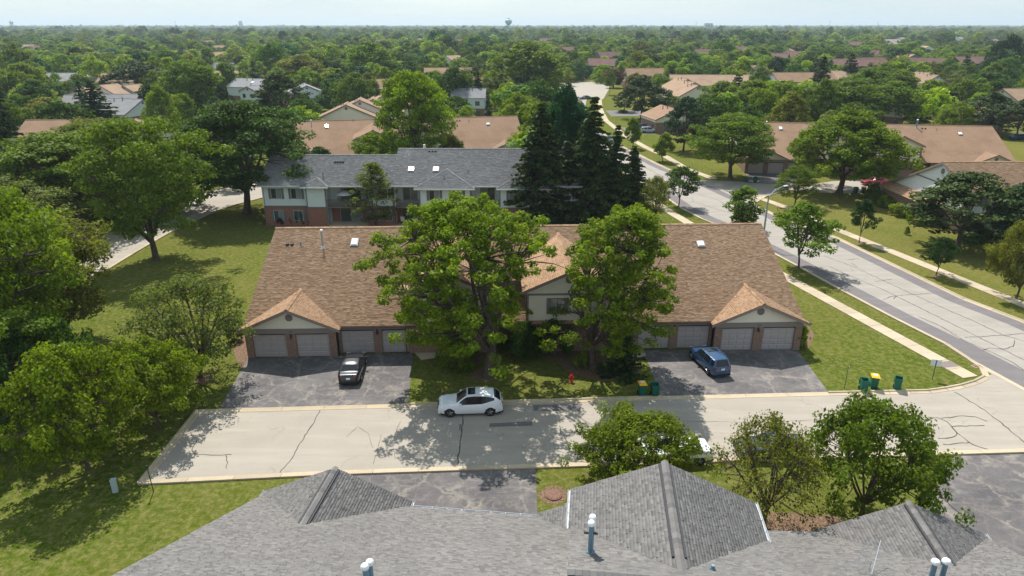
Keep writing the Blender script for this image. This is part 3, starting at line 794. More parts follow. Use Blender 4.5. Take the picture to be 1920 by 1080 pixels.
class Bld:
    def __init__(s, name, loc, rz, label, cat='house', group=None, mats=None, shing=None, warp=None, far=False):
        s.root = empty(name, (*loc, 0), rz, label, cat, group); s.mats = mats; s.shing = shing; s.warp = warp; s.far = far; s.pick = None; s.e = .175; s.w_ = .36; s.th = .014; s.gs = 1.0
        s.wall = {}; s.rf = MB(); s.sh = []; s.guts = []; s.trim = MB(); s.caps = []; s.sid = MB()
    def w(s, key): return s.wall.setdefault(key, MB())
    def plane(s, poly, cdir, udir, e=None, w_=None):
        e = s.e; w_ = s.w_
        poly = [Vector(p) for p in poly]; n = Vector(cdir).cross(Vector(udir)); n = n if n.z > 0 else -n
        s.rf.prism(poly, -n.normalized() * .10)
        if s.shing: s.sh.append(tabs([tuple(p) for p in poly], cdir, Vector(udir).normalized(), e, w_, s.th))
    def ridge(s, a, b, wd=.17, step=.30, sl=SL, parts=False):
        a = Vector(a); b = Vector(b); d = (b - a); L = d.length; t = d.normalized(); sd_ = Vector((t.y, -t.x, 0)).normalized()
        dn = sl * wd
        n = int(L / step) if s.shing else 1
        for i in range(n):
            p = a + t * (L * i / n - .0); q = a + t * (L * (i + 1) / n + (.03 if n > 1 else 0))
            zt = .085; zb = .055
            s.caps.append((p + sd_ * wd + Vector((0, 0, -dn + zt)), p + Vector((0, 0, zt + .02)), p - sd_ * wd + Vector((0, 0, -dn + zt)),
                           q - sd_ * wd + Vector((0, 0, -dn + zb)), q + Vector((0, 0, zb + .02)), q + sd_ * wd + Vector((0, 0, -dn + zb))))
    def gable_main(s, u0, u1, vf, vb, ze, zr=None, sl=SL, front=True, back=True):
        vm = (vf + vb) / 2; zr = ze + sl * (vm - vf) if zr is None else zr
        k = Vector((0, vm - vf, zr - ze)).normalized()
        s.plane([(u0, vf, ze), (u1, vf, ze), (u1, vm, zr), (u0, vm, zr)], (1, 0, 0), k)
        k2 = Vector((0, vm - vb, zr - ze)).normalized(); sh = s.shing; s.shing = None
        s.plane([(u0, vb, ze), (u1, vb, ze), (u1, vm, zr), (u0, vm, zr)], (1, 0, 0), k2); s.shing = sh
        s.ridge((u0, vm, zr), (u1, vm, zr)); s.vm = vm; s.zr = zr
        for u in (u0 + .02, u1 - .14):      # rake boards
            s.trim.prism([(u, vf, ze - .12), (u, vm, zr - .12), (u, vm, zr - .30), (u, vf, ze - .30)], (.12, 0, 0))
            s.trim.prism([(u, vb, ze - .12), (u, vm, zr - .12), (u, vm, zr - .30), (u, vb, ze - .30)], (.12, 0, 0))
    def gutter(s, a, b, m=0):
        s.gut = MB()
        a = Vector(a); b = Vector(b); t = (b - a).normalized(); n = Vector((t.y, -t.x, 0))
        pr = [(x * s.gs, z * s.gs) for x, z in [(0.0, -.02), (.0, -.14), (.10, -.14), (.13, -.02), (.115, -.02), (.095, -.12), (.015, -.12), (.015, -.02)]]
        s.gut.prism([a + n * x + Vector((0, 0, z)) for x, z in pr], b - a, m)
        L = (b - a).length
        for k in range(1, int(L / .8)):
            p = a + t * k * .8
            s.gut.prism([p + n * .0 + Vector((0, 0, -.03)), p + n * .12 + Vector((0, 0, -.03)), p + n * .12 + Vector((0, 0, -.015)), p + Vector((0, 0, -.015))], t * .03, m)
        s.guts.append(s.gut)
    def cross(s, uc, hw, vf, ze, v0, z0, sl=SL, wallv=None, wallm='siding', vent=True, vr=.33, zb=None, over=.35, parts=False, vmax=None):
        "cross gable facing front (-v); main plane z = z0 + sl (v - v0)"
        zr = ze + sl * hw; vr_ = v0 + (zr - z0) / SL; ve = max(vf + .01, v0 + (ze - z0) / SL)
        if vmax: vr_ = min(vr_, vmax)
        for sg in (-1, 1):
            k = Vector((-sg * hw, 0, zr - ze)).normalized()
            s.plane([(uc + sg * hw, vf, ze), (uc, vf, zr), (uc, vr_, zr), (uc + sg * hw, ve, ze)], (0, 1, 0), k, .175, .32)
            # rake fascia
            s.trim.prism([(uc + sg * hw, vf, ze - .10), (uc, vf, zr - .10), (uc, vf, zr - .30), (uc + sg * hw, vf, ze - .28)], (0, .07, 0))
        s.ridge((uc, vf - .02, zr), (uc, vr_ + .1, zr))
        if wallv is not None:
            hi = hw - over; zt = zr - .12
            zl = ze + sl * over - .12
            zb = zb if zb is not None else zl
            s.w(wallm).prism([(uc - hi, wallv, zb), (uc - hi, wallv, zl), (uc, wallv, zt), (uc + hi, wallv, zl), (uc + hi, wallv, zb)], (0, .15, 0))
            if not s.far: s.siding(uc - hi, uc + hi, zb, wallv, lambda z: (uc - hi + max(0, (z - zl) / sl), uc + hi - max(0, (z - zl) / sl)), zt)
            if vent: s.vent(uc, wallv - .03, zr - .95 if hw > 3 else zr - .7, vr)
    def siding(s, u0, u1, z0, v, clip, z1, e=.125):
        z = z0
        while z < z1 - .03:
            a0, a1 = clip(z); b0, b1 = clip(min(z + e, z1))
            if b1 - b0 < .02: break
            s.sid.quad((a0, v - .022, z), (a1, v - .022, z), (b1, v - .004, z + e), (b0, v - .004, z + e))
            s.sid.quad((a0, v - .022, z), (a1, v - .022, z), (a1, v + .0, z), (a0, v + .0, z)); z += e
    def sidingr(s, u0, u1, z0, z1, v): s.siding(u0, u1, z0, v, lambda z: (u0, u1), z1)
    def vent(s, u, v, z, r):
        mb = MB(); p = [(u + r * math.cos(a), v, z + r * math.sin(a)) for a in [math.pi / 8 + k * math.pi / 4 for k in range(8)]]
        mb.prism(p, (0, -.04, 0))
        for k in range(-2, 3): mb.box(u - r * .75, u + r * .75, v - .055, v - .035, z + k * r * .3 - .02, z + k * r * .3 + .02)
        mb.build('gable_vent', M_tvent, s.root, warp=s.warp)
    def window(s, u, z, w_, h, v, trimw=.14, shutters=None, panes=2, fm=None, face='v'):
        fm = fm or M_taupe
        def T(a, b, c):  # local (across, out, up)
            return (u + a, v + b, z + c) if face == 'v' else (v - b * (-1 if face == '-u' else 1) * 1, u + a, z + c)
        def bx(mb, a0, a1, b0, b1, c0, c1):
            q = [T(a0, b0, c0), T(a1, b1, c1)]
            mb.box(min(q[0][0], q[1][0]), max(q[0][0], q[1][0]), min(q[0][1], q[1][1]), max(q[0][1], q[1][1]), c0 + z, c1 + z)
        mb = MB(); hw = w_ / 2; f = .05
        for a0, a1, c0, c1 in ((-hw - f, -hw, -f, h + f), (hw, hw + f, -f, h + f), (-hw, hw, -f, 0), (-hw, hw, h, h + f)):
            bx(mb, a0, a1, -.06, .02, c0, c1)
        for k in range(1, panes): bx(mb, -hw + w_ * k / panes - .02, -hw + w_ * k / panes + .02, -.05, .02, 0, h)
        wn = mb.build('window', M_wgutter if fm is M_dgrey else M_vent, s.root, warp=s.warp)
        for k in range(panes):
            pb = MB(); bx(pb, -hw + w_ * k / panes + .02, -hw + w_ * (k + 1) / panes - .02, -.035, -.01, .01, h - .01)
            pb.build('pane', M_glass if (k + int(u * 3)) % 3 else M_glass2, wn, warp=s.warp)
        if shutters:
            for sg in (-1, 1):
                sb = MB(); a = sg * (hw + f + shutters / 2 + .01); bx(sb, a - shutters / 2, a + shutters / 2, -.05, .0, -.08, h + .08)
                if not s.far:
                    for k in range(12): bx(sb, a - shutters * .36, a + shutters * .36, -.062, -.05, .0 + h * k / 12, h * k / 12 + h / 22)
                sb.build('shutter', fm, s.root, warp=s.warp)
    def garage(s, u0, w_, v, h=2.13, light=False):
        fr = MB(); fr.box(u0, u0 + w_, v + .12, v + .18, 0.02, h)
        d = fr.build('garage_door', M_doorp, s.root, warp=s.warp)
        if not s.far:
            for r in range(4):
                for c in range(4):
                    a = u0 + .06 + c * (w_ - .12) / 4; pw = (w_ - .12) / 4 - .06; z = .07 + r * (h - .08) / 4
                    mb = MB(); ph = (h - .08) / 4 - .09; q = .04
                    n = 0
                    A = [(a, z), (a + pw, z), (a + pw, z + ph), (a, z + ph)]; B = [(a + q, z + q), (a + pw - q, z + q), (a + pw - q, z + ph - q), (a + q, z + ph - q)]
                    mb.quad(*[(x, v + .085, zz) for x, zz in B])
                    for i in range(4):
                        j = (i + 1) % 4
                        mb.quad((A[i][0], v + .118, A[i][1]), (A[j][0], v + .118, A[j][1]), (B[j][0], v + .085, B[j][1]), (B[i][0], v + .085, B[i][1]))
                    mb.build('panel', M_doorp, d, warp=s.warp)
    def lamp(s, u, v, z):
        mb = MB(); mb.lathe([(.03, 0), (.09, .05), (.10, .22), (.05, .30), (.02, .34)], (u, v - .16, z), 8); mb.box(u - .03, u + .03, v - .16, v, z + .3, z + .34)
        mb.box(u - .07, u + .07, v - .03, v, z + .2, z + .45)
        mb.build('wall_lamp', M_vent, s.root, warp=s.warp)
    def text(s, txt, u, v, z, size=.2, m=None):
        cu = bpy.data.curves.new('number', 'FONT'); cu.body = txt; cu.size = size; cu.align_x = 'CENTER'; cu.extrude = .008; cu.materials.append(m or M_vent)
        tmp = bpy.data.objects.new('tmp', cu); COL.objects.link(tmp); bpy.context.view_layer.update()
        me = bpy.data.meshes.new_from_object(tmp.evaluated_get(bpy.context.evaluated_depsgraph_get())); bpy.data.objects.remove(tmp)
        o = bpy.data.objects.new('house_number', me); COL.objects.link(o); o.parent = s.root; o.location = (u, v, z); o.rotation_euler = (math.pi / 2, 0, 0)
    def skylight(s, u, v, z, w_=.75, d=1.1, sl=SL):
        o = empty_part('skylight', s.root); a = math.atan(sl); mb = MB()
        mb.box(-w_ / 2, w_ / 2, -d / 2, d / 2, -.02, .14)
        p = mb.build('skylight', M_taupe if not s.far else M_tvent, s.root); p.location = (u, v, z); p.rotation_euler = (a, 0, 0)
        m2 = MB(); g1 = .06
        b0 = [(-w_/2+g1, -d/2+g1, .141), (w_/2-g1, -d/2+g1, .141), (w_/2-g1, d/2-g1, .141), (-w_/2+g1, d/2-g1, .141)]; t = [(x * .75, y * .8, .25) for x, y, _ in b0]
        m2.quad(*t)
        for i in range(4): m2.quad(b0[i], b0[(i+1) % 4], t[(i+1) % 4], t[i])
        m2.build('dome', M_skyl, p)
    def pipe(s, u, v, z, h=1.6, r=.10, cap=True, m=None, small=False):
        mb = MB(); mb.tube([(u, v, z - .1), (u, v, z + h)], r, 10)
        mb.lathe([(r * 2.6, -.12), (r * 1.6, .05), (r * 1.15, .12)], (u, v, z), 10)
        p = mb.build('vent_pipe', m or M_bluemetal, s.root, warp=s.warp)
        if cap:
            c = MB(); c.lathe([(r * 1.2, -.12), (r * 1.6, -.10), (r * 1.65, -.02), (r * 1.3, .05), (r * .6, .09)], (u, v, z + h), 12); c.build('cap', M_cap, p, smooth=False, warp=s.warp)
    def boxvent(s, u, v, z):
        mb = MB(); mb.box(u - .13, u + .13, v - .15, v + .15, z - .05, z + .16); mb.build('roof_vent', M_vent, s.root, warp=s.warp)
    def finish(s, roofm, capm=None, gutm=None, trimm=None, wallmats=None):
        wm = wallmats or {}
        for k, mb in s.wall.items():
            nm = dict(brick='brick_wall', siding='siding_wall', siding2='siding_wall', side='side_wall', core='inner_wall', soffit='lintel').get(k, 'wall')
            for im in mb.islands(): im.build(nm, wm[k], s.root, warp=s.warp)
        rf = s.rf.build('roof', roofm, s.root, warp=s.warp)
        if s.sh:
            V = []; Q = []; Rn = []; b = 0
            for v, q, r in s.sh: V.append(v); Q.append(q + b); Rn.append(r); b += len(v)
            V = np.concatenate(V); Q = np.concatenate(Q); Rn = np.concatenate(Rn)
            if s.warp: V = np.array([s.warp(*p) for p in V])
            if s.pick:
                a = s.root.rotation_euler.z; ca, sa = math.cos(a), math.sin(a); T6 = V.reshape(-1, 6, 3)
                wx = s.root.location.x + T6[..., 0] * ca - T6[..., 1] * sa; wy = s.root.location.y + T6[..., 0] * sa + T6[..., 1] * ca; wz = T6[..., 2] - CAM_H
                D = wy * _cp - wz * _sp; X = 1280 * wx / D; Y = 1280 * (wy * _sp + wz * _cp) / D
                ar = np.abs((X[:, 1] - X[:, 0]) * (Y[:, 3] - Y[:, 0]) - (X[:, 3] - X[:, 0]) * (Y[:, 1] - Y[:, 0]))
                vis = (np.abs(X[:, :4]).max(1) < 955) & (np.abs(Y[:, :4]).max(1) < 535) & (T6[:, 0, 1] < s.pick)
                ids = np.argsort(-np.where(vis, ar, 0))[:300]
                for q_ in ids:
                    me = np_mesh('shingle', T6[q_], np.array([[0, 1, 2, 3], [4, 5, 1, 0]]), s.shing, Rn[2 * q_:2 * q_ + 2]); link('shingle', me, rf)
                keep = np.ones(len(T6), bool); keep[ids] = False; kf = np.repeat(keep, 2); Q = Q[kf]; Rn = Rn[kf]
            me = np_mesh('shingles', V, Q, s.shing, Rn); o = link('shingles', me, rf); o['kind'] = 'stuff'
        capmat = s.shing or roofm
        for i, c in enumerate(s.caps):
            big = c[0]; 
            vs = np.array([tuple(p) if not s.warp else s.warp(*p) for p in c]); lo = vs[:3] - np.array([0, 0, .03])
            vs = np.concatenate([vs, lo])
            me = bpy.data.meshes.new('ridge_cap'); me.from_pydata([tuple(p) for p in vs], [], [(0, 1, 4, 5), (1, 2, 3, 4), (6, 7, 1, 0), (7, 8, 2, 1)])
            me.materials.append(capmat); uv = me.uv_layers.new(name='rnd'); r = random.random() * .99
            for d in uv.data: d.uv = (r, .5)
            me.update(); link('ridge_cap', me, rf)
        for gm in s.guts: gm.build('gutter', gutm or M_gutter, s.root, warp=s.warp)
        for im in s.trim.islands(): im.build('trim_board', trimm or M_taupe, s.root, warp=s.warp)
        if s.sid.f:
            o = s.sid.build('siding', wm['siding'], s.root, warp=s.warp); o['kind'] = 'stuff'
        return s.root
def empty_part(*a): return None
M_glass2 = mat('window_glass_bright', (.22, .25, .25), .08, spec=.9)

def brown_townhouse(loc, rz, label, near=True, roofm=None, group=None, trunc=None):
    "long brown roofed townhouse: garages at both ends, two storey gables in the middle (front elevation)"
    B = Bld('townhouse', loc, rz, label, 'townhouse', group, shing=M_shB if near else None, far=not near)
    U = 49.1; B.w_ = .26; B.e = .165; B.th = .010
    vf = 0.05; v0, z0 = vf, 2.9; VR = 12.3; zr = 2.9 + SL * (VR - vf)
    B.gable_main(-.1, U + .1, vf, 2 * VR - vf, 2.9)
    for mir in (0, 1):
        X = (lambda a, b: (a, b)) if not mir else (lambda a, b: (U - b, U - a))
        c = 4.0 if not mir else U - 4.0
        B.cross(c, 4.35, -.6, 2.85, v0, z0, wallv=-.02, zb=2.78)
        for a, b in ((0, .62), (3.5, 4.35), (7.2, 7.85)):
            p, q = X(a, b); B.w('brick').box(p, q, 0, .35, 0, 2.32)
        for a, b in ((7.9, 8.15), (11.0, 11.7), (14.55, 15.0)):
            p, q = X(a, b); B.w('brick').box(p, q, .6, .95, 0, 2.32)
        for a in (.62, 4.35): p, q = X(a, a + 2.86); B.garage(p, 2.86, .05)
        for a in (8.15, 11.7): p, q = X(a, a + 2.86); B.garage(p, 2.86, .65)
        p, q = X(-.02, 7.87); B.trim.box(p, q, -.07, .1, 2.32, 2.80)
        p, q = X(7.87, 15.0); B.w('soffit').box(p, q, .6, .8, 2.32, 2.85)
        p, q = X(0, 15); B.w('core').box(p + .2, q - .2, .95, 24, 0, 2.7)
        p, q = X(8.35, 14.9); B.gutter((p, vf, 2.9), (q, vf, 2.9))
        e = -.38 if not mir else U + .38
        if mir: B.gutter((e, -.6, 2.86), (e, .0, 2.86))
        else: B.gutter((e, .0, 2.86), (e, -.6, 2.86))
        B.lamp(c, 0, 1.9)
        p, q = X(11.0, 11.7); B.lamp((p + q) / 2, .6, 1.9)
        if near: B.text('1107' if not mir else '1103', c, -.075, 2.46, .19)
        # end wall (gable end)
        uu = .0 if not mir else U
        B.w('brick').prism([(uu, .35, 0), (uu, 25, 0), (uu, 25, 2.8), (uu, .35, 2.8)], (.15 if not mir else -.15, 0, 0))
        B.w('siding').prism([(uu, .5, 2.8), (uu, 24.9, 2.8), (uu, VR, zr - .15)], (.14 if not mir else -.14, 0, 0))
        # two storey gable
        g = 17.7 if not mir else U - 17.2 - 3.8 + .0
        g = 17.6 if not mir else 28.2
        B.cross(g, 4.1, -.15, 6.0, v0, z0, wallv=.42, zb=5.62, vr=.36)
        B.w('siding2').box(g - 3.6, g + 3.6, .42, .6, 2.95, 5.45); B.sidingr(g - 3.6, g + 3.6, 2.95, 5.42, .42)
        B.trim.box(g - 3.62, g + 3.62, .36, .44, 5.44, 5.62); B.trim.box(g - 3.62, g + 3.62, .34, .44, 2.72, 2.95)
        B.trim.box(g - 3.64, g - 3.52, .385, .44, 2.95, 5.44); B.trim.box(g + 3.52, g + 3.64, .385, .44, 2.95, 5.44)
        for sg in (-1, 1): B.w('side').box(g + sg * 3.6 - .08, g + sg * 3.6 + .08, .6, 9, 2.0, 5.8)
        B.w('brick').box(g - 3.55, g + 3.55, .48, .7, 0, 2.72)
        B.window(g - 1.0 if mir else g + 1.0, 3.75, 1.25, 1.35, .42, shutters=.28, fm=M_taupe)
        B.window(g, .9, 1.3, 1.2, .48, shutters=.28, fm=M_taupe)
        for sg in (-1, 1):
            p0 = (g + sg * 3.97, -.15, 5.86); p1 = (g + sg * 3.97, 6, 5.86)
            B.gutter(p1, p0) if sg < 0 else B.gutter(p0, p1)
            mb = MB(); mb.box(g + sg * 3.72 - .05, g + sg * 3.72 + .05, .3, .4, 0, 5.7); mb.build('downspout', M_gutter, B.root)
    # recessed entries and middle
    B.w('brick').box(21.4, 24.4, 3.0, 3.2, 0, 5.9)
    B.window(22.9, 3.6, 1.0, 1.2, 3.0, fm=M_taupe)
    for u in (15.9, U - 15.9):
        mb = MB(); mb.box(u - .48, u + .48, 1.6, 1.7, .1, 2.15); d = mb.build('entry_door', M_door, B.root)
        B.w('brick').box(u - .9, u - .5, 1.5, 1.75, 0, 2.6); B.w('brick').box(u + .5, u + .9, 1.5, 1.75, 0, 2.6)
        B.trim.box(u + .85, u + .97, .35, .47, 0, 2.7)
    Z = lambda v: v0 and z0 + SL * (v - v0)
    for u, v in ((5.1, 9.6), ): B.pipe(u, v, Z(v), 1.7, .1, m=M_metal)
    for u, v in ((1.6, 9.9), (2.05, 9.9), (35.6, 11.0), (36.2, 11.0)): B.boxvent(u, v, Z(v))
    B.pipe(2.9, 9.9, Z(9.9), .35, .06, False); B.pipe(38.2, 10.6, Z(10.6), .4, .06, False)
    B.pipe(13.5, 11.9, Z(11.9), .4, .06, False)
    B.skylight(8.1, 10.1, Z(10.1), .75, 1.15); B.skylight(42.2, 9.4, Z(9.4), .8, .9)
    B.pipe(34.6, 11.3, Z(11.3), 1.6, .13, m=M_bluemetal)
    if not near: B.pipe(20, 11.5, Z(11.5), 1.2, .12, m=M_brickB)
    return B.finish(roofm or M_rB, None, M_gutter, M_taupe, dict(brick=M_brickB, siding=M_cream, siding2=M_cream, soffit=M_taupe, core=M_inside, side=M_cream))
brown_townhouse((-23.2, 53.75), R_(1.9), 'long brown shingled townhouse in the middle with cream gables and garages at both ends')

def between(pl, pr, z=2.9):
    a = Vector(at(*pl, z)); b = Vector(at(*pr, z)); return a, math.atan2(b.y - a.y, b.x - a.x), (b - a).length
a1, th1, L1 = between((531, 296), (987, 281))
brown_townhouse(tuple(a1), th1, 'brown shingled townhouse directly behind the slate roofed one, half hidden by a tall locust', near=False)
a3, th3, L3 = between((1399, 297), (1903, 309))
brown_townhouse(tuple(a3), th3, 'long brown roofed townhouse across the street behind the big yellow green maple', near=False)

# ---- foreground grey roofed townhouse (seen from above, facing away from the camera) ----
def south():
    th = R_(180 - 6.5); U = 38.4
    cs, sn = math.cos(th), math.sin(th)
    # root at the east front corner; local u runs west, v runs towards the camera
    O = Vector((-13.95, 31.25)) - Vector((cs, sn)) * U
    def warp(u, v, z):
        return (u, v - .075 * max(0, 12.5 - u), z)
    B = Bld('townhouse', tuple(O), th, 'grey shingled townhouse in the foreground seen from above its roof', 'townhouse', shing=M_shG, warp=warp)
    B.pick = 9.0; B.e = .15; B.w_ = .21; B.th = .02
    W = lambda x: U - x            # x measured from the west end
    z0 = 2.95; v0 = 0; VR = 11.9; zr = z0 + SL * VR
    k = Vector((0, VR, zr - z0)).normalized()
    for a, b in ((0, 17.2), (25.9, 38.4)):
        B.plane([(W(b), v0, z0), (W(a), v0, z0), (W(a), VR, zr), (W(b), VR, zr)], (1, 0, 0), k)
        B.plane([(W(b), 2 * VR, z0), (W(a), 2 * VR, z0), (W(a), VR, zr), (W(b), VR, zr)], (1, 0, 0), Vector((0, -VR, zr - z0)).normalized())
        B.ridge((W(b), VR, zr), (W(a), VR, zr))
    # raised centre
    c0, c1 = 17.2, 26.0; zc = 5.95; vc = 4.1; vr = 9.25; zcr = zc + SL * (vr - vc)
    k = Vector((0, vr - vc, zcr - zc)).normalized()
    B.plane([(W(c1), vc, zc), (W(c0), vc, zc), (W(c0), vr, zcr), (W(c1), vr, zcr)], (1, 0, 0), k)
    B.plane([(W(c1), 2 * vr - vc, zc), (W(c0), 2 * vr - vc, zc), (W(c0), vr, zcr), (W(c1), vr, zcr)], (1, 0, 0), Vector((0, -(vr - vc), zcr - zc)).normalized())
    B.ridge((W(c1), vr, zcr), (W(c0), vr, zcr), .19, .27)
    for u in (W(c0) - .1, W(c1)):
        B.w('siding').prism([(u, vc + .2, 3), (u, vc + .2, zc), (u, vr, zcr - .12), (u, 2 * vr - vc - .2, zc), (u, 2 * vr - vc - .2, 3)], (.1, 0, 0))
    B.cross(W(21.55), 4.42, 1.35, 5.9, vc, zc, wallv=1.8, zb=0, vent=False)
    for sg in (-1, 1): B.w('siding').box(W(21.55) + sg * 4.0 - .07, W(21.55) + sg * 4.0 + .07, 1.9, 6, 0, 5.7)
    # garage gables and the small entry gable
    for c, hw, vf in ((4.25, 4.2, -.55), (34.2, 4.2, -.45)):
        B.cross(W(c), hw, vf, 2.88, v0, z0, wallv=.1, zb=2.3, vent=False)
    B.cross(W(17.0), 1.75, -.25, 2.92, v0, z0, wallv=None)
    B.w('brick').box(.3, U - .3, .5, .7, 0, 2.7); B.w('brick').box(.2, .4, .5, 23, 0, 2.8); B.w('brick').box(U - .4, U - .2, .5, 23, 0, 2.8)
    for u, d in ((.2, .15), (U - .35, .15)): B.w('siding').prism([(u, .5, 2.8), (u, 23.3, 2.8), (u, VR, zr - .15)], (d, 0, 0))
    Gt = lambda x0, vv0, x1, vv1, z: B.gutter((W(x1), vv1, z), (W(x0), vv0, z))
    B.gutter((W(15.3), 0, 2.98), (W(8.55), 0, 2.98)); B.gutter((W(30.0), 0, 2.98), (W(27.0), 0, 2.98))
    B.gutter((W(8.47), 0, 2.9), (W(8.47), -.55, 2.9)); B.gutter((W(.02), -.55, 2.9), (W(.02), .1, 2.9))
    B.gutter((W(17.12), 1.35, 5.92), (W(17.12), 4.1, 5.92)); B.gutter((W(25.98), 4.1, 5.92), (W(25.98), 1.35, 5.92))
    B.gutter((W(38.42), 4.5, 2.9), (W(38.42), -.45, 2.9))
    # black ridge vent strips on the two gable ridges
    for c, zz, va, vb, sl_ in ((21.55, 5.9 + SL * 4.42, 1.45, 7.6, SL), (4.25, 2.88 + SL * 4.2, -.4, 3.9, SL), (34.2, 2.88 + SL * 4.2, -.3, 3.9, SL)):
        for sg in (-1, 1):
            mb = MB(); uu = W(c) + sg * .245; mb.box(uu - .045, uu + .045, va, vb, zz - SL * .245 - .0, zz - SL * .245 + .085); mb.build('ridge_vent', M_vent, B.root, warp=warp)
    def onroof(px, py, z): 
        x, y = at(px, py, z); d = Vector((x, y)) - O
        return d.x * cs + d.y * sn, -d.x * sn + d.y * cs
    def place(px, py):
        "solve the roof point under a pixel"
        z = 4.5
        for _ in range(30):
            u, v = onroof(px, py, z); x = W(0) - u
            zn = z0 + SL * v if not (17.2 < x < 26) else zc + SL * (v - vc)
            z = z * .4 + zn * .6
        return u, v, z
    for px, py, h in ((1106, 1038, 1.55), (1108, 1034, 1.75)):
        u, v, z = place(px, py); B.pipe(u, v, z, h, .095)
    u, v, z = place(1106, 1036); mb = MB(); mb.box(u - .28, u + .28, v - .03, v + .03, z + .95, z + 1.03); mb.build('strap', M_vent, B.root)
    for px, py in ((689, 1115), (698, 1106)):
        u, v, z = place(px, py); B.pipe(u, v, z, 1.35, .1)
    for px, py in ((1755, 1104), (1776, 1104)):
        u, v, z = place(px, py); B.pipe(u, v, z, 1.0, .115)
    u, v, z = place(1336, 1068); B.pipe(u, v, z, .22, .07, False)
    # roof antenna
    u, v, z = place(1628, 1076)
    an = MB(); an.tube([(u, v, z), (u, v, z + .75)], .018, 6)
    a = Vector((u + .15, v + .55, z + .5)); b = Vector((u - .75, v - 1.1, z + .95)); an.tube([a, b], .016, 6)
    d = (b - a).normalized(); sd_ = d.cross(Vector((0, 0, 1))).normalized()
    for i in range(9):
        p = a.lerp(b, (i + .3) / 9); l = .95 - .06 * i; an.tube([p - sd_ * l, p + sd_ * l], .007, 4)
    an.build('antenna', M_metal, B.root)
    return B.finish(M_rG, None, M_wgutter, M_dgrey, dict(brick=M_brickR, siding=M_blue))
south_root = south()
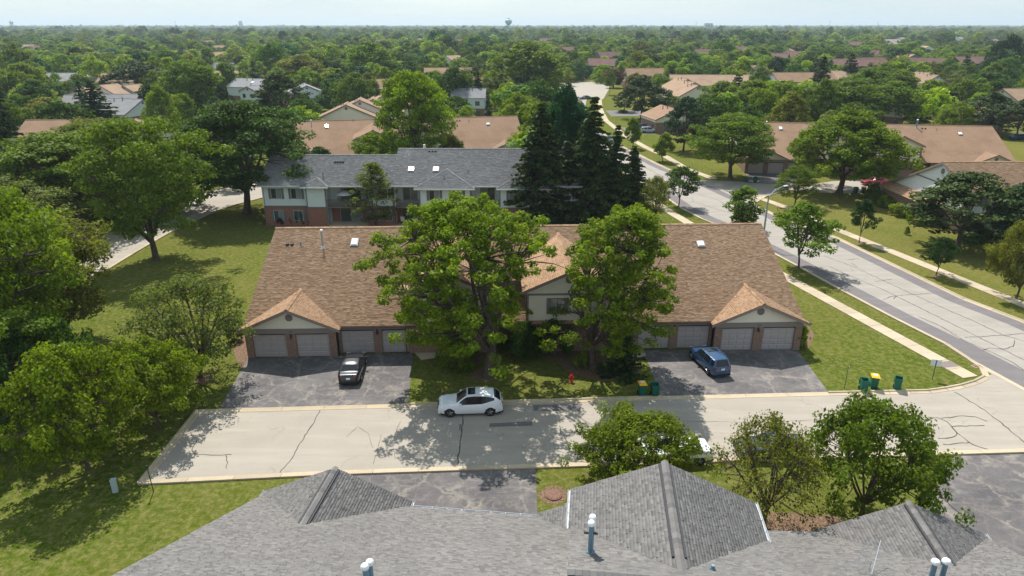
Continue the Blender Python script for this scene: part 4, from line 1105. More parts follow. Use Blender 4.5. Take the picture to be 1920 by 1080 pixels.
# ---- slate roofed apartment block: balconies facing the camera ----
def rear_block(loc, rz, label, secs, roofs, sidm, brickm, trimm, roofm, group=None, depth_=14, far=False, shing=None, cat='apartment house', U=40):
    "secs: (kind, u0, u1, v) kind w wall with windows, b balcony bay"
    B = Bld('apartment_house', loc, rz, label, cat, group, far=far, shing=shing); B.gs = 1.5
    for kind, u0, u1, v in secs:
        if kind[0] == 'w':
            B.w('brick').box(u0, u1, v, v + .3, 0, 2.75); B.w('siding').box(u0, u1, v - .02, v + .28, 2.95, 5.95)
            if not far: B.sidingr(u0 + .1, u1 - .1, 2.95, 5.9, v - .02)
            B.trim.box(u0 - .01, u1 + .01, v - .07, v + .25, 2.75, 2.95)
            for u in (u0, u1): B.trim.box(u - .06, u + .06, v - .075, v + .1, 0, 5.95)
            B.w('side').box(u0, u0 + .2, v + .3, 6, 0, 5.9); B.w('side').box(u1 - .2, u1, v + .3, 6, 0, 5.9)
            n = int(kind[1:] or 2)
            for i in range(n):
                uc = u0 + (u1 - u0) * (i + .5) / n
                if n == 2: uc = u0 + (u1 - u0) * (.29 if i == 0 else .74)
                B.window(uc, 4.0, 1.45 if n > 1 else 1.2, 1.4, v - .03, shutters=.32, fm=trimm); B.window(uc, .75, 1.3, 1.45, v - .01, shutters=.3, fm=trimm)
        else:
            B.w('siding').box(u0, u1, v + 1.9, v + 2.1, 2.95, 5.95); B.w('brick').box(u0, u1, v + 1.9, v + 2.1, 0, 2.7)
            B.window((u0 + u1) / 2 + .2, 3.1, (u1 - u0) * .5, 2.1, v + 1.88, fm=M_dgrey); B.window((u0 + u1) / 2, .1, (u1 - u0) * .55, 2.1, v + 1.88, fm=M_dgrey)
            mb = MB(); mb.box(u0, u1, v - .1, v + 1.9, 2.62, 2.85); bal = mb.build('balcony', M_rail, B.root)
            rb = MB(); rb.box(u0, u1, v - .1, v - .04, 3.78, 3.86); rb.box(u0, u1, v - .1, v - .04, 2.98, 3.06)
            k = u0 + .06
            n = max(4, int((u1 - u0) / (.14 if not far else .3)))  # balusters
            for i in range(n):
                u = u0 + (u1 - u0) * (i + .5) / n; rb.box(u - .05, u + .05, v - .085, v - .055, 3.06, 3.78)
            o = rb.build('railing', M_rail, bal); 
            for u in (u0 + .08, u1 - .08):
                pb = MB(); pb.box(u - .07, u + .07, v - .1, v + .04, 0, 2.62); pb.build('post', trimm, B.root)
            pb = MB(); pb.box(u0 - .3, u1 + .1, v - .6, v + 1.9, 0.02, .09); pb.build('patio', M_walk, B.root)
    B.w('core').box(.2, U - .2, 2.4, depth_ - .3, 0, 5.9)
    for r in roofs:
        if r[0] == 'main':
            _, u0, u1, vf, vb, ze = r; B.gable_main(u0, u1, vf, vb, ze); B.gutter((u0, vf, ze), (u1, vf, ze))
            for uu, d in ((u0 + .45, .15), (u1 - .45, -.15)): B.w('siding').prism([(uu, vf + .5, 2.9), (uu, vf + .5, ze + .1), (uu, B.vm, B.zr - .15), (uu, vb - .5, ze + .1), (uu, vb - .5, 2.9)], (d, 0, 0)); B.w('brick').prism([(uu, vf + .55, 0), (uu, vb - .55, 0), (uu, vb - .55, 2.9), (uu, vf + .55, 2.9)], (d, 0, 0))
        elif r[0] == 'hip':
            _, uc, hw, vf, ze, v0, z0 = r; zr = ze + SL * hw; vr = v0 + (zr - z0) / SL; ve = max(vf + .02, v0 + (ze - z0) / SL); vh = min(vf + hw, vr)
            sh = B.shing
            B.plane([(uc - hw, vf, ze), (uc + hw, vf, ze), (uc, vh, zr)], (1, 0, 0), Vector((0, hw, zr - ze)).normalized())
            for sg in (-1, 1):
                B.plane([(uc + sg * hw, vf, ze), (uc, vh, zr), (uc, max(vr, vh + .01), zr), (uc + sg * hw, ve, ze)], (0, 1, 0), Vector((-sg * hw, 0, zr - ze)).normalized())
                B.ridge((uc + sg * hw, vf, ze), (uc, vh, zr), .14)
            B.gutter((uc - hw, vf, ze), (uc + hw, vf, ze))
        elif r[0] == 'gable':
            _, uc, hw, vf, ze, v0, z0 = r; B.cross(uc, hw, vf, ze, v0, z0, wallv=vf + .4, zb=ze - .2)
    return B, dict(brick=brickm, siding=sidm, side=sidm, core=M_inside)
gx0, gy0 = -35.7, 96.3
B, wm = rear_block((gx0, gy0), R_(-.6), 'slate roofed apartment house with pale blue siding over brick and wooden balconies',
    [('w2', 0, 6.4, 0), ('w0', 6.4, 9.1, -.7), ('b', 9.1, 14.8, 0), ('w2', 14.8, 18.6, 0), ('b', 18.6, 22.6, 0), ('w2', 22.6, 29.8, -.8), ('b', 29.8, 34.0, 0), ('w2', 34.0, 41, -.8), ('w2', 41, 47, 0)],
    [('main', -.6, 18.4, -.6, 13.4, 6.0), ('main', 18.4, 47.5, -.6, 16.4, 6.05), ('hip', 7.75, 2.0, -1.3, 5.95, -.6, 6.0), ('hip', 26.2, 4.3, -1.6, 5.85, -.6, 6.05), ('hip', 37.5, 4.0, -1.6, 5.85, -.6, 6.05)],
    M_blue, M_brickR, M_dgrey, M_rS, shing=M_shS, U=47)
Zs = lambda v: 6.05 + SL * (v + .6)
for u in (21.0, 24.6): B.skylight(u, 2.9, Zs(2.9), .95, 1.15)
for i in range(4): B.boxvent(14.5 + .4 * i - 5, 4.6, Zs(4.6))
B.pipe(8.6, .9, Zs(.9), .9, .06, False, M_brickB); B.pipe(29.3, 2.2, Zs(2.2), .45, .06, False); B.pipe(26.0, .6, 7.1, .3, .06, False); B.pipe(22.3, 8.3, Zs(7.8), .6, .18, False, M_cream)
for i in range(3): B.boxvent(23.2 + i * .45, 7.2, Zs(7.2))
an = MB(); an.tube([(35, 6.8, Zs(6.8)), (35, 6.8, Zs(6.8) + 1.4)], .03, 5); an.tube([(33.8, 6.2, Zs(7) + 1.2), (36.4, 7.2, Zs(7) + 1.3)], .025, 4)
for i in range(6):
    u = 33.9 + i * .45; an.tube([(u, 5.7 + i * .15, Zs(7) + 1.22), (u, 7.5 + i * .1, Zs(7) + 1.22)], .015, 4)
an.build('antenna', M_metal, B.root)
B.finish(M_rS, None, M_ledge, M_dgrey, wm)

# ---- right hand house with white gable end ----
B, wm = rear_block((62.4, 92.0), R_(.5), 'brown roofed house with a white gable end behind the wide pine on the right', [('w2', 0, 5, 0), ('b', 5, 9.5, 0), ('w2', 9.5, 15, 0), ('b', 15, 19.5, 0), ('w2', 19.5, 25, 0)],
    [], M_white, M_brickB, M_taupe, M_rB, shing=M_shB, U=25, depth_=13)
zr4 = 5.95 + SL * 6.7
B.plane([(-.4, -.6, 5.95), (26, -.6, 5.95), (26, 6.1, zr4), (-.4, 6.1, zr4)], (1, 0, 0), Vector((0, 6.7, zr4 - 5.95)).normalized())
B.plane([(26, 19, 3.1), (-.4, 19, 3.1), (-.4, 6.1, zr4), (26, 6.1, zr4)], (1, 0, 0), Vector((0, -12.9, zr4 - 3.1)).normalized())
B.ridge((-.4, 6.1, zr4), (26, 6.1, zr4)); B.gutter((-.4, -.6, 5.95), (26, -.6, 5.95))
B.trim.prism([(-.42, -.6, 5.85), (-.42, 6.1, zr4 - .1), (-.42, 19, 3.0), (-.42, 19, 2.78), (-.42, 6.1, zr4 - .34), (-.42, -.6, 5.62)], (.1, 0, 0))
B.w('siding').prism([(-.02, 0, 2.9), (-.02, 0, 6.05), (-.02, 6.1, zr4 - .15), (-.02, 18.5, 3.2), (-.02, 18.5, 2.9)], (.18, 0, 0)); B.w('brick').prism([(0, .2, 0), (0, 18.5, 0), (0, 18.5, 2.9), (0, .2, 2.9)], (.15, 0, 0))
for k in range(24):
    z = 2.95 + k * .25; y1 = 18.4 - max(0, (z - 3.2)) / .4345; y0 = max(.05, (z - 6.05) / SL)
    if y1 - y0 > .3: B.trim_ = None; B.sid.quad((-.045, y0, z), (-.045, y1, z), (-.022, y1, z + .24), (-.022, y0, z + .24))
mb = MB(); mb.prism([(-.05, 6.1 + .42 * math.cos(a), 7.55 + .42 * math.sin(a)) for a in [k * math.pi / 4 + .39 for k in range(8)]], (-.06, 0, 0)); mb.build('gable_vent', M_tvent, B.root)
mb = MB(); mb.box(-.1, -.03, 1.2, 13.0, 5.75, 5.95); mb.build('trim_band', M_taupe, B.root)
B.plane([(-1.9, 4, 2.6), (-1.9, 19, 2.6), (-.05, 19, 3.5), (-.05, 4, 3.5)], (0, 1, 0), Vector((1.85, 0, .9)).normalized())
B.w('brick').box(-1.5, -1.3, 4.4, 18.6, 0, 2.65); B.w('brick').box(-1.3, 0, 4.4, 4.6, 0, 2.7)
B.finish(M_rB, None, M_wgutter, M_taupe, wm)

# ---- generic farther houses ----
def house(px, py, zr, ang, L, hw, label, wallm, roofm, ze=None, group=None, vent=True, cat='house', wins=2, chim=True, sl=SL, sky=0, lowm=None, name='house', side=2, cascade=0):
    "px,py,zr: pixel and height of the near ridge end; ang: direction of the ridge (deg from +X)"
    ze = ze if ze is not None else zr - sl * hw
    x, y = at(px, py, zr); a = R_(ang)
    B = Bld(name, (x, y), a - math.pi / 2, label, cat, group, far=True)      # local +v along the ridge
    sh = B.shing
    for c in range(cascade + 1):
        du = c * 3.2 * (1 if cascade else 0); v0 = c * 6.5; LL = L - 0 if not cascade else 7.5; dz = .5 * (c % 2)
        for sg in (-1, 1):
            B.plane([(du + sg * hw, v0, ze + dz), (du, v0, zr + dz), (du, v0 + LL, zr + dz), (du + sg * hw, v0 + LL, ze + dz)], (0, 1, 0), Vector((-sg * hw, 0, zr - ze)).normalized())
            for vv in (v0 + .02, v0 + LL - .12):
                B.trim.prism([(du + sg * hw, vv, ze + dz - .11), (du, vv, zr + dz - .11), (du, vv, zr + dz - .36), (du + sg * hw, vv, ze + dz - .34)], (0, .1, 0))
        B.ridge((du, v0, zr + dz), (du, v0 + LL, zr + dz))
        hi = hw - .4; zl = ze + dz + sl * .4 - .12
        for vv in (v0 + .35, v0 + LL - .5):
            B.w('siding').prism([(du - hi, vv, 2.8), (du - hi, vv, zl), (du, vv, zr + dz - .14), (du + hi, vv, zl), (du + hi, vv, 2.8)], (0, .15, 0))
        for sg in (-1, 1): B.w('siding').box(du + sg * hi - .08, du + sg * hi + .08, v0 + .45, v0 + LL - .45, 2.8, zl + .1)
        B.w('brick').box(du - hi, du + hi, v0 + .38, v0 + LL - .4, 0, 2.8)
        if vent: B.vent(du, v0 + .33, zr + dz - 1.05, .38)
        if zl > 4.6:
            for i in range(wins):
                B.window(du - hi + 2 * hi * (i + .5) / wins, 3.6, 1.1, 1.25, v0 + .33, fm=M_dgrey, panes=1)
        for i in range(wins): B.window(du - hi + 2 * hi * (i + .5) / wins, .8, 1.2, 1.3, v0 + .36, fm=M_dgrey, panes=1)
        if LL > 8 and side:
            for i in range(int(LL / 5)):
                for sg, fc in ((-1, 'u'), (1, '-u')):
                    vv = v0 + 2.5 + i * 5; uu = du + sg * (hi + .09)
                    for zz in ((.8, 3.7) if zl > 4.8 else (.8,)):
                        mb = MB(); mb.box(uu - .03, uu + .03, vv - .7, vv + .7, zz, zz + 1.3); mb.build('window', M_glass, B.root)
        Zr = lambda u: zr + dz - sl * abs(u - du)
        if chim:
            B.pipe(du - .8, v0 + LL * .4, Zr(du - .8), .9, .1, False, M_vent); B.pipe(du - 1.4, v0 + LL * .55, Zr(du - 1.4), .8, .1, False, M_vent)
    for i in range(sky):
        p = MB(); p.box(-.5, .5, -.6, .6, 0, .2); o = p.build('skylight', M_skyl, B.root, loc=(-hw * .45, L * (.3 + .2 * i), zr - sl * hw * .45)); o.rotation_euler = (0, -math.atan(sl), 0)
    B.finish(roofm, None, M_gutter, M_taupe, dict(siding=wallm, brick=lowm or M_brickB))
    D = depth(y); OCCB.append((x, y, a, L, hw)); return B
OCCB = []
H_ = house
H_(648, 196, 8.2, 99, 26, 8.4, 'tan roofed townhouse row with gables stepping back behind the locust', M_cream, M_rT, cascade=3, cat='townhouse')
H_(500, 148, 8.6, 160, 14, 6, 'white sided house with a grey roof left of the flowering plum', M_blue, M_rG, sky=1)
H_(462, 162, 7.4, 75, 9, 3.6, 'white gabled wing with two dark windows below the grey roof', M_blue, M_rG, wins=2)
H_(575, 160, 7.2, 110, 14, 6.2, 'pale blue gabled garage house with grey roof right of a dark pine', M_blue, M_rG)
H_(440, 118, 7.5, 160, 14, 6, 'small white house with dark grey roof far beyond a columnar tree', M_white, M_rS)
H_(395, 133, 6.5, 10, 24, 7, 'tan roofed low house between two columnar trees', M_cream, M_rT)
H_(222, 139, 7.6, 100, 13, 7.5, 'pale blue gable end with round vent beside the dark pines', M_blue, M_rG)
H_(268, 186, 7.2, 165, 16, 8, 'large grey roof sloping behind the dark spruce', M_blue, M_rG)
H_(140, 165, 7.8, 70, 24, 8.2, 'orange brown roofed row with a cream gable on the left', M_cream, M_rT, cascade=2)
H_(190, 137, 7.8, 5, 18, 7, 'brown roofed house just left of the pale blue gable', M_cream, M_rB)
H_(85, 137, 7, 8, 20, 7, 'flat looking grey roof far left beyond the yellow green trees', M_cream, M_rG)
H_(120, 178, 6.6, 10, 22, 7, 'grey roof with one skylight in front of the orange brown row', M_blue, M_rG, sky=1)
H_(48, 225, 8.4, 5, 22, 9, 'brown roof with two skylights at the left edge', M_cream, M_rB, sky=2)
H_(0, 328, 6.5, 175, 12, 7, 'grey roof corner at the far left edge', M_blue, M_rG)
H_(300, 240, 5.6, 130, 22, 4, 'low tan roof strip beyond the left locust', M_cream, M_rT)
H_(885, 150, 8.4, 120, 15, 6, 'pale blue house left of the dark spruce with its grey gable', M_blue, M_rG)
H_(912, 166, 8.4, 178, 11, 5.5, 'grey roofed pale blue house right of the dark spruce', M_blue, M_rG)
H_(838, 145, 8.0, 2, 22, 7, 'brown roof with a single skylight above the pale blue house', M_cream, M_rB, sky=1)
H_(795, 127, 8, 4, 30, 7, 'brown roof strip above the dark round tree', M_cream, M_rB)
H_(700, 148, 8, 2, 12, 7, 'brown roof fragment left of the tall locust', M_cream, M_rB)
H_(665, 128, 7, 5, 16, 6, 'grey roof fragment behind the round tree', M_blue, M_rG)
H_(1310, 160, 8.2, 112, 24, 7.6, 'tan gabled townhouse row beyond the pine on the right of the street', M_cream, M_rT, cascade=3, cat='townhouse')
H_(1255, 140, 8.6, -2, 36, 8, 'tan roofed block with two skylights beyond the broad pine', M_white, M_rT, sky=2)
H_(1172, 128, 8.6, 2, 26, 8, 'brown roofed block with one skylight at the end of the street', M_cream, M_rB, sky=1)
H_(1270, 205, 6.2, 100, 12, 6, 'small brown roofed garage near the silver wagon', M_cream, M_rB)
H_(1448, 136, 8.4, 3, 26, 7.5, 'brown roofed white walled house left of the dark conifer', M_white, M_rB)
H_(1760, 141, 7.6, 110, 24, 7.2, 'tan roofed row with white gable near the tall street lamp', M_white, M_rT, cascade=2)
H_(1880, 166, 8.4, 8, 26, 8, 'tan roofed house at the right edge behind the pines', M_cream, M_rT)
H_(1672, 196, 6.2, 60, 10, 4, 'tiny brown roof peak behind the dark conifer', M_cream, M_rT)
H_(1860, 205, 6, 90, 12, 5, 'small white garage gable behind the long brown roof', M_white, M_rB)
H_(1545, 133, 8.4, 8, 18, 7.5, 'brown roof between the two dark conifers', M_white, M_rT)
DK = dict(cat='apartment block', name='apartment_block', vent=False)
for i, (px, py, an, L, lb) in enumerate([(1103, 109, 2, 36, 'maroon roofed block just right of the lamp post at the street end'), (1180, 100, 0, 46, 'long maroon roof above the tan roofed block'), (1262, 100, 3, 40, 'maroon roof right of the thin blue spruce'),
        (1120, 97, 20, 26, 'short maroon roof with dark gable'), (1300, 92, 0, 34, 'maroon roof half hidden by trees in the middle distance'), (1372, 87, 2, 24, 'maroon roof with pale windows right of the middle'),
        (1480, 100, 150, 22, 'stepped maroon roof left of the tall conifers'), (1520, 96, 150, 24, 'second stepped maroon roof behind the first'), (1560, 110, 2, 34, 'maroon roofed block with a lit window strip between conifers'),
        (1600, 108, 5, 30, 'maroon roof right of the second dark conifer'), (1705, 108, 3, 30, 'maroon roofed block with a tan gable'), (1790, 106, 2, 32, 'maroon roof near the right edge'),
        (1052, 88, 5, 30, 'maroon roof fragment left of the street end'), (1085, 70, 0, 30, 'far maroon roofed block with white trim'), (1150, 88, 4, 34, 'maroon roof beyond the pines'),
        (1650, 94, 170, 22, 'narrow maroon gable among the trees'), (855, 73, 0, 34, 'long red brown roof in the middle distance'), (1010, 72, 3, 28, 'red brown roof beside the big round tree'), (705, 74, 3, 32, 'pinkish roof left of the middle distance'),
        (1250, 72, 2, 40, 'far maroon roofline on the right'), (1330, 75, 175, 30, 'far maroon roof behind dark trees'), (1590, 78, 2, 26, 'far roof right of the treetops')]):
    an = an + ((i * 37) % 5 - 2) * 9; L = L * .68
    H_(px, py, 9.4, an, L, 8.5, lb, M_brickD if i % 3 else M_taupe, M_rD, ze=5.8, lowm=M_brickD, sl=.42, wins=3, **DK)
H_(1716, 102, 10.5, 100, 12, 5, 'tan gable front rising from the maroon roofs', M_taupe, M_rT, vent=False, cat='apartment block', name='apartment_block')
for px, py, lb in ((610, 74, 'white walled house far in the left distance'), (215, 53, 'small bright house on the left horizon'), (195, 55, 'low pink building on the left horizon'), (380, 76, 'white roof speck among left trees'),
                   (1035, 55, 'tiny bright building right of the water tower'), (1530, 57, 'far bright roof left of the field'), (1440, 62, 'long low building under the right horizon')):
    H_(px, py, 8, 5, 26, 6, lb, M_white, M_rB, vent=False, wins=2, side=0)

rh = random.Random(4)
for i in range(40):
    y = rh.uniform(300, 1250); x = rh.uniform(-.72, .72) * y
    if any(math.hypot(x - q[0], y - q[1]) < 45 for q in OCCB) or abs(x - 25) < 25 and y < 400: continue
    px, py = proj(x, y, 8)
    tone = rh.choice(['tan', 'brown', 'grey', 'maroon', 'tan'])
    sd_ = ['far left', 'left', 'near left', 'middle', 'near right', 'right', 'far right'][min(6, max(0, int(px / 275)))] + (' farther back' if y > 700 else ' nearer')
    H_(px, py, 8, rh.uniform(-30, 200), rh.uniform(14, 26), 6.5, 'small %s roof among the far woods, %s' % (tone, sd_),
       M_white if tone in ('grey', 'tan') else M_cream, dict(tan=M_rT, brown=M_rB, grey=M_rG, maroon=M_rD)[tone], group='small %s roofs in the far woods, %s' % (tone, sd_), vent=False, wins=1, side=0, chim=False)
# ---------------- vehicles ----------------
def carpaint(name, c):
    m = mat(name, c, .28, .0 if min(c) > .6 else .25, spec=.6); b = m.node_tree.nodes['Principled BSDF']; b.inputs['Coat Weight'].default_value = .8; b.inputs['Coat Roughness'].default_value = .06
    return m
M_tail = mat('tail_lamp', (.45, .01, .01), .15); M_head = mat('head_lamp', (.75, .8, .82), .1); M_rim = mat('alloy_rim', (.32, .33, .34), .3, .9)
M_plate = mat('number_plate', (.62, .72, .78), .5); M_chrome = mat('chrome', (.7, .7, .7), .15, 1)
def car(name, label, loc, rz, paintm, L=4.8, W_=1.88, H=1.65, kind='suv', sunroof=None, rails=False, cat='car', group=None):
    root = empty(name, (*loc, 0), rz, label, cat, group)
    # profile along x (front = -x): hood, windshield, roof, rear
    if kind == 'suv':
        top = [(-.5, .50), (-.49, .80), (-.44, .93), (-.36, 1.02), (-.235, 1.10), (-.20, 1.14), (-.06, H * .965), (.06, H), (.18, H * .985), (.30, H * .945), (.36, H * .91), (.40, H * .86), (.47, 1.14), (.49, .98), (.50, .55)]
        belt = lambda x: 1.0 + .10 * (x + .3) + max(0, x - .18) * 1.35; ws = (-.215, -.062); rw = (.375, .468); cab = (-.20, .41)
    elif kind == 'wagon':
        top = [(-.5, .50), (-.49, .80), (-.44, .93), (-.36, 1.0), (-.235, 1.08), (-.20, 1.12), (-.08, H * .965), (.04, H), (.26, H * .985), (.40, H * .95), (.43, H * .92), (.475, 1.12), (.49, .95), (.50, .55)]
        belt = lambda x: 1.0 + .08 * (x + .3); ws = (-.215, -.082); rw = (.42, .472); cab = (-.20, .45)
    else:
        top = [(-.5, .42), (-.49, .68), (-.44, .80), (-.34, .89), (-.21, .95), (-.18, .98), (-.05, H * .965), (.04, H), (.16, H * .985), (.24, H * .93), (.355, 1.03), (.38, 1.01), (.47, .98), (.49, .85), (.50, .45)]
        belt = lambda x: .90 + .12 * (x + .3); ws = (-.195, -.052); rw = (.225, .352); cab = (-.185, .345)
    tx = np.array([p[0] for p in top]); tz = np.array([p[1] for p in top])
    nx = 66; xs = np.concatenate([[-.5], np.linspace(-.495, .495, nx - 2), [.5]])
    Zt = np.interp(xs, tx, tz); zs = .24
    plan = np.clip(1 - np.abs(xs * 2) ** 5 * .16 - (np.abs(xs * 2) > .97) * .02, .7, 1) * W_ / 2
    nj = 9
    verts = []; idx = {}
    for i, x in enumerate(xs):
        zt = Zt[i]; w0 = plan[i]; zb = min(belt(x), zt - .01); cabin = zt > zb + .06
        tw = w0 * (.74 if kind != 'sedan' else .70) if cabin else w0 * .90
        f = min(1, (zt - zb) / .45) if cabin else 0
        tw = w0 * (.93 - (.93 - (.74 if kind != 'sedan' else .7)) * f)
        prof = [(w0 * .90, zs), (w0 * .985, zs + .16), (w0, .62), (w0 * .975, zb - .03), (w0 * .95, zb), (w0 * .95 - (w0 * .95 - tw) * .5, zb + (zt - .05 - zb) * .52 if cabin else zb + .003), (tw + .02, max(zt - .055, zb + .006)), (tw * .82, zt - .012 if cabin else max(zt - .02, zb + .009)), (tw * .4, zt), (0, zt + .008)]
        row = prof + [(-a, b) for a, b in prof[-2::-1]]
        for y, z in row: verts.append((x * L, y, z))
    nr = len(row)
    wh = [(-.315 * L, .335), (.30 * L, .335)]
    parts = {k: MB() for k in ('body', 'windscreen', 'rear_window', 'side_window')}
    for k in parts: parts[k].v = list(verts)
    for i in range(len(xs) - 1):
        xc = (xs[i] + xs[i + 1]) / 2
        for j in range(nr - 1):
            q = [i * nr + j, i * nr + j + 1, (i + 1) * nr + j + 1, (i + 1) * nr + j]
            zc = sum(verts[k][2] for k in q) / 4; yc = sum(verts[k][1] for k in q) / 4
            jj = j if j < nr // 2 else nr - 2 - j
            if jj <= 2 and any(math.hypot(xc * L - wx, zc - .34) < .42 for wx, _ in wh) : continue
            key = 'body'
            if ws[0] < xc < ws[1] and jj >= 7: key = 'windscreen'
            elif rw[0] < xc < rw[1] and jj >= 7: key = 'rear_window'
            elif cab[0] + .03 < xc < cab[1] - .02 and jj in (4, 5) and Zt[i] > belt(xc) + .2:
                rel = (xc - cab[0]) / (cab[1] - cab[0])
                if kind == 'suv' or not any(abs(rel - a) < .017 for a in (.47, .80)): key = 'side_window'
            parts[key].f.append(tuple(q)); parts[key].m.append(0)
    n0 = len(verts)
    for e in (0, len(xs) - 1): parts['body'].f.append(tuple(e * nr + j for j in range(nr))); parts['body'].m.append(0)
    for k, mb in parts.items():
        used = sorted({a for f in mb.f for a in f}); mp = {a: b for b, a in enumerate(used)}
        mb.v = [verts[a] for a in used]; mb.f = [tuple(mp[a] for a in f) for f in mb.f]
        for im in (mb.islands() if k == 'side_window' else [mb]): im.build(k, paintm if k == 'body' else M_carglass, root, smooth=True, fixn=(k == 'body'))
    ub = MB(); ub.box(-.46 * L, .46 * L, -W_ * .43, W_ * .43, .2, .62); ub.build('underbody', M_black, root)
    for wx, _ in wh:
        for sg in (-1, 1):
            mb = MB(); r = (.385 if kind == 'suv' else .355) if kind != 'sedan' else .335; y0 = sg * (W_ / 2 - .235); y1 = sg * (W_ / 2 - .005)
            n = 20
            mb.tube([(wx, y0, r), (wx, y0 + (y1 - y0) * .1, r), (wx, y0 + (y1 - y0) * .9, r), (wx, y1, r)], [r * .9, r, r, r * .9], n)
            wl = mb.build('wheel', M_black, root, smooth=False)
            rm = MB(); rm.tube([(wx, y1 - sg * .02, r), (wx, y1 + sg * .006, r)], [r * .70, r * .66], n); rm.build('rim', M_vent, wl)
            sp = MB()
            for k in range(5):
                a = k * 2 * math.pi / 5 + .3; sp.tube([(wx, y1 + sg * .015, r), (wx + math.cos(a) * r * .64, y1 + sg * .01, r + math.sin(a) * r * .64)], [.045, .028], 5)
            sp.build('spokes', M_rim, wl)
    zh = .80 if kind != 'sedan' else .68; zq = 1.0 if kind != 'sedan' else .84
    for sg in (-1, 1):
        h = MB(); y = sg * W_ * .36; h.prism([(-.487 * L, y - sg * .16, zh - .06), (-.487 * L, y - sg * .16, zh + .03), (-.44 * L, y + sg * .13, zh + .12), (-.45 * L, y + sg * .125, zh)], (-.035, 0, .015)); h.build('headlight', M_head, root)
        t = MB(); t.prism([(.492 * L, y - sg * .16, zq - .1), (.492 * L, y - sg * .16, zq + .03), (.45 * L, y + sg * .14, zq + .08), (.46 * L, y + sg * .155, zq - .06)], (.03, sg * .012, 0)); t.build('tail_light', M_tail, root)
        m = MB(); mz = belt(-.15) + .08; y = sg * (W_ / 2 + .03); m.box(-.165 * L, -.165 * L + .16, min(y, y + sg * .17), max(y, y + sg * .17), mz - .04, mz + .1); m.box(-.16 * L, -.16 * L + .06, min(y - sg * .14, y), max(y - sg * .14, y), mz - .02, mz + .03); m.build('mirror', paintm, root)
        if rails:
            rr = MB(); rr.tube([(-.02 * L, sg * W_ * .33, H - .02), (.0 * L, sg * W_ * .33, H + .05), (.33 * L, sg * W_ * .33, H + .03), (.36 * L, sg * W_ * .33, H - .07)], .02, 5); rr.build('roof_rail', M_rim, root)
    g = MB(); g.box(-.503 * L, -.493 * L, -W_ * .22, W_ * .22, .42, zh - .02); g.build('grille', M_black, root)
    pl = MB(); pl.box(.496 * L, .504 * L, -.16, .16, zq - .22, zq - .07); pl.build('number_plate', M_plate, root)
    bp = MB(); bp.box(.46 * L, .503 * L, -W_ * .42, W_ * .42, .26, .40); bp.build('bumper', M_black, root)
    if sunroof:
        s = MB(); s.box(sunroof[0] * L, sunroof[1] * L, -W_ * .24, W_ * .24, H - .03, H + .022); s.build('sunroof', M_carglass, root)
        if sunroof[2]: s = MB(); s.box(sunroof[1] * L, sunroof[1] * L + .1, -W_ * .26, W_ * .26, H + .02, H + .06); s.build('sunroof_lid', M_carglass, root)
    return root
P_white = carpaint('white_car_paint', (.80, .82, .84)); P_black = carpaint('black_car_paint', (.012, .012, .014)); P_blue = carpaint('blue_car_paint', (.012, .062, .15))
P_silver = carpaint('silver_car_paint', (.42, .45, .47)); P_red = carpaint('red_car_paint', (.34, .02, .03)); P_dark = carpaint('dark_car_paint', (.03, .04, .055))
car('parked_car', 'white crossover parked along the kerb with its sunroof tilted open', (-3.15, 45.05), R_(3.5), P_white, 4.85, 1.9, 1.68, 'suv', sunroof=(-.035, .055, 1))
# nose towards the garage: front is -x
x, y = at(660, 708); car('parked_car', 'black sedan parked nose in on the left driveway', (x - .1, y + .9), R_(-86), P_black, 4.85, 1.84, 1.45, 'sedan')
x, y = at(1327, 690); car('parked_car', 'blue estate car parked askew on the right driveway', (x + .15, y + .35), R_(-77), P_blue, 4.6, 1.78, 1.68, 'wagon', sunroof=(0, .12, 0), rails=True)
x, y = at(1216, 249); car('parked_car', 'silver wagon parked on the driveway beyond the two young street trees', (x, y), R_(180 + 2), P_silver, 4.7, 1.8, 1.66, 'wagon', rails=True)
x, y = at(1206, 242); car('parked_car', 'dark blue car parked just beyond the silver wagon', (x, y), R_(180), P_dark, 4.5, 1.8, 1.5, 'wagon')
x, y = at(1630, 348); car('parked_car', 'red sedan parked under the big yellow green maple', (x + 1.2, y + .6), R_(3), P_red, 4.6, 1.8, 1.42, 'sedan')
x, y = at(1656, 362); car('parked_car', 'silver car half hidden by the low brick wing', (x, y), R_(40), P_silver, 4.5, 1.8, 1.5, 'wagon')
car('parked_car', 'white car glimpsed under the crab apple canopy on the near side of the road', (11.0, 38.9), R_(3.4), P_white, 4.7, 1.85, 1.45, 'sedan')
car('parked_car', 'dark grey car behind the thin browning crab apple', (17.6, 39.4), R_(3.4), P_dark, 4.7, 1.85, 1.48, 'sedan')
x, y = at(1150, 266); car('parked_car', 'dark car at the kerb just right of the tall spruces', (x - 1.2, y), R_(100), P_dark, 4.6, 1.8, 1.5, 'sedan')
x, y = at(1097, 186); car('parked_car', 'dark car pulled up at the mouth of the far car park', (x, y), R_(20), P_dark, 4.6, 1.8, 1.5, 'sedan')
for px, py, lb, pm in ((1802, 220, 'silver car behind the long brown roof', P_silver), (1908, 262, 'small blue and white car at the right edge', P_blue), (1420, 144, 'tiny white car left of the brown roofed white house', P_white)):
    x, y = at(px, py); car('parked_car', lb, (x, y), R_(8), pm, 4.6, 1.8, 1.55, 'wagon')

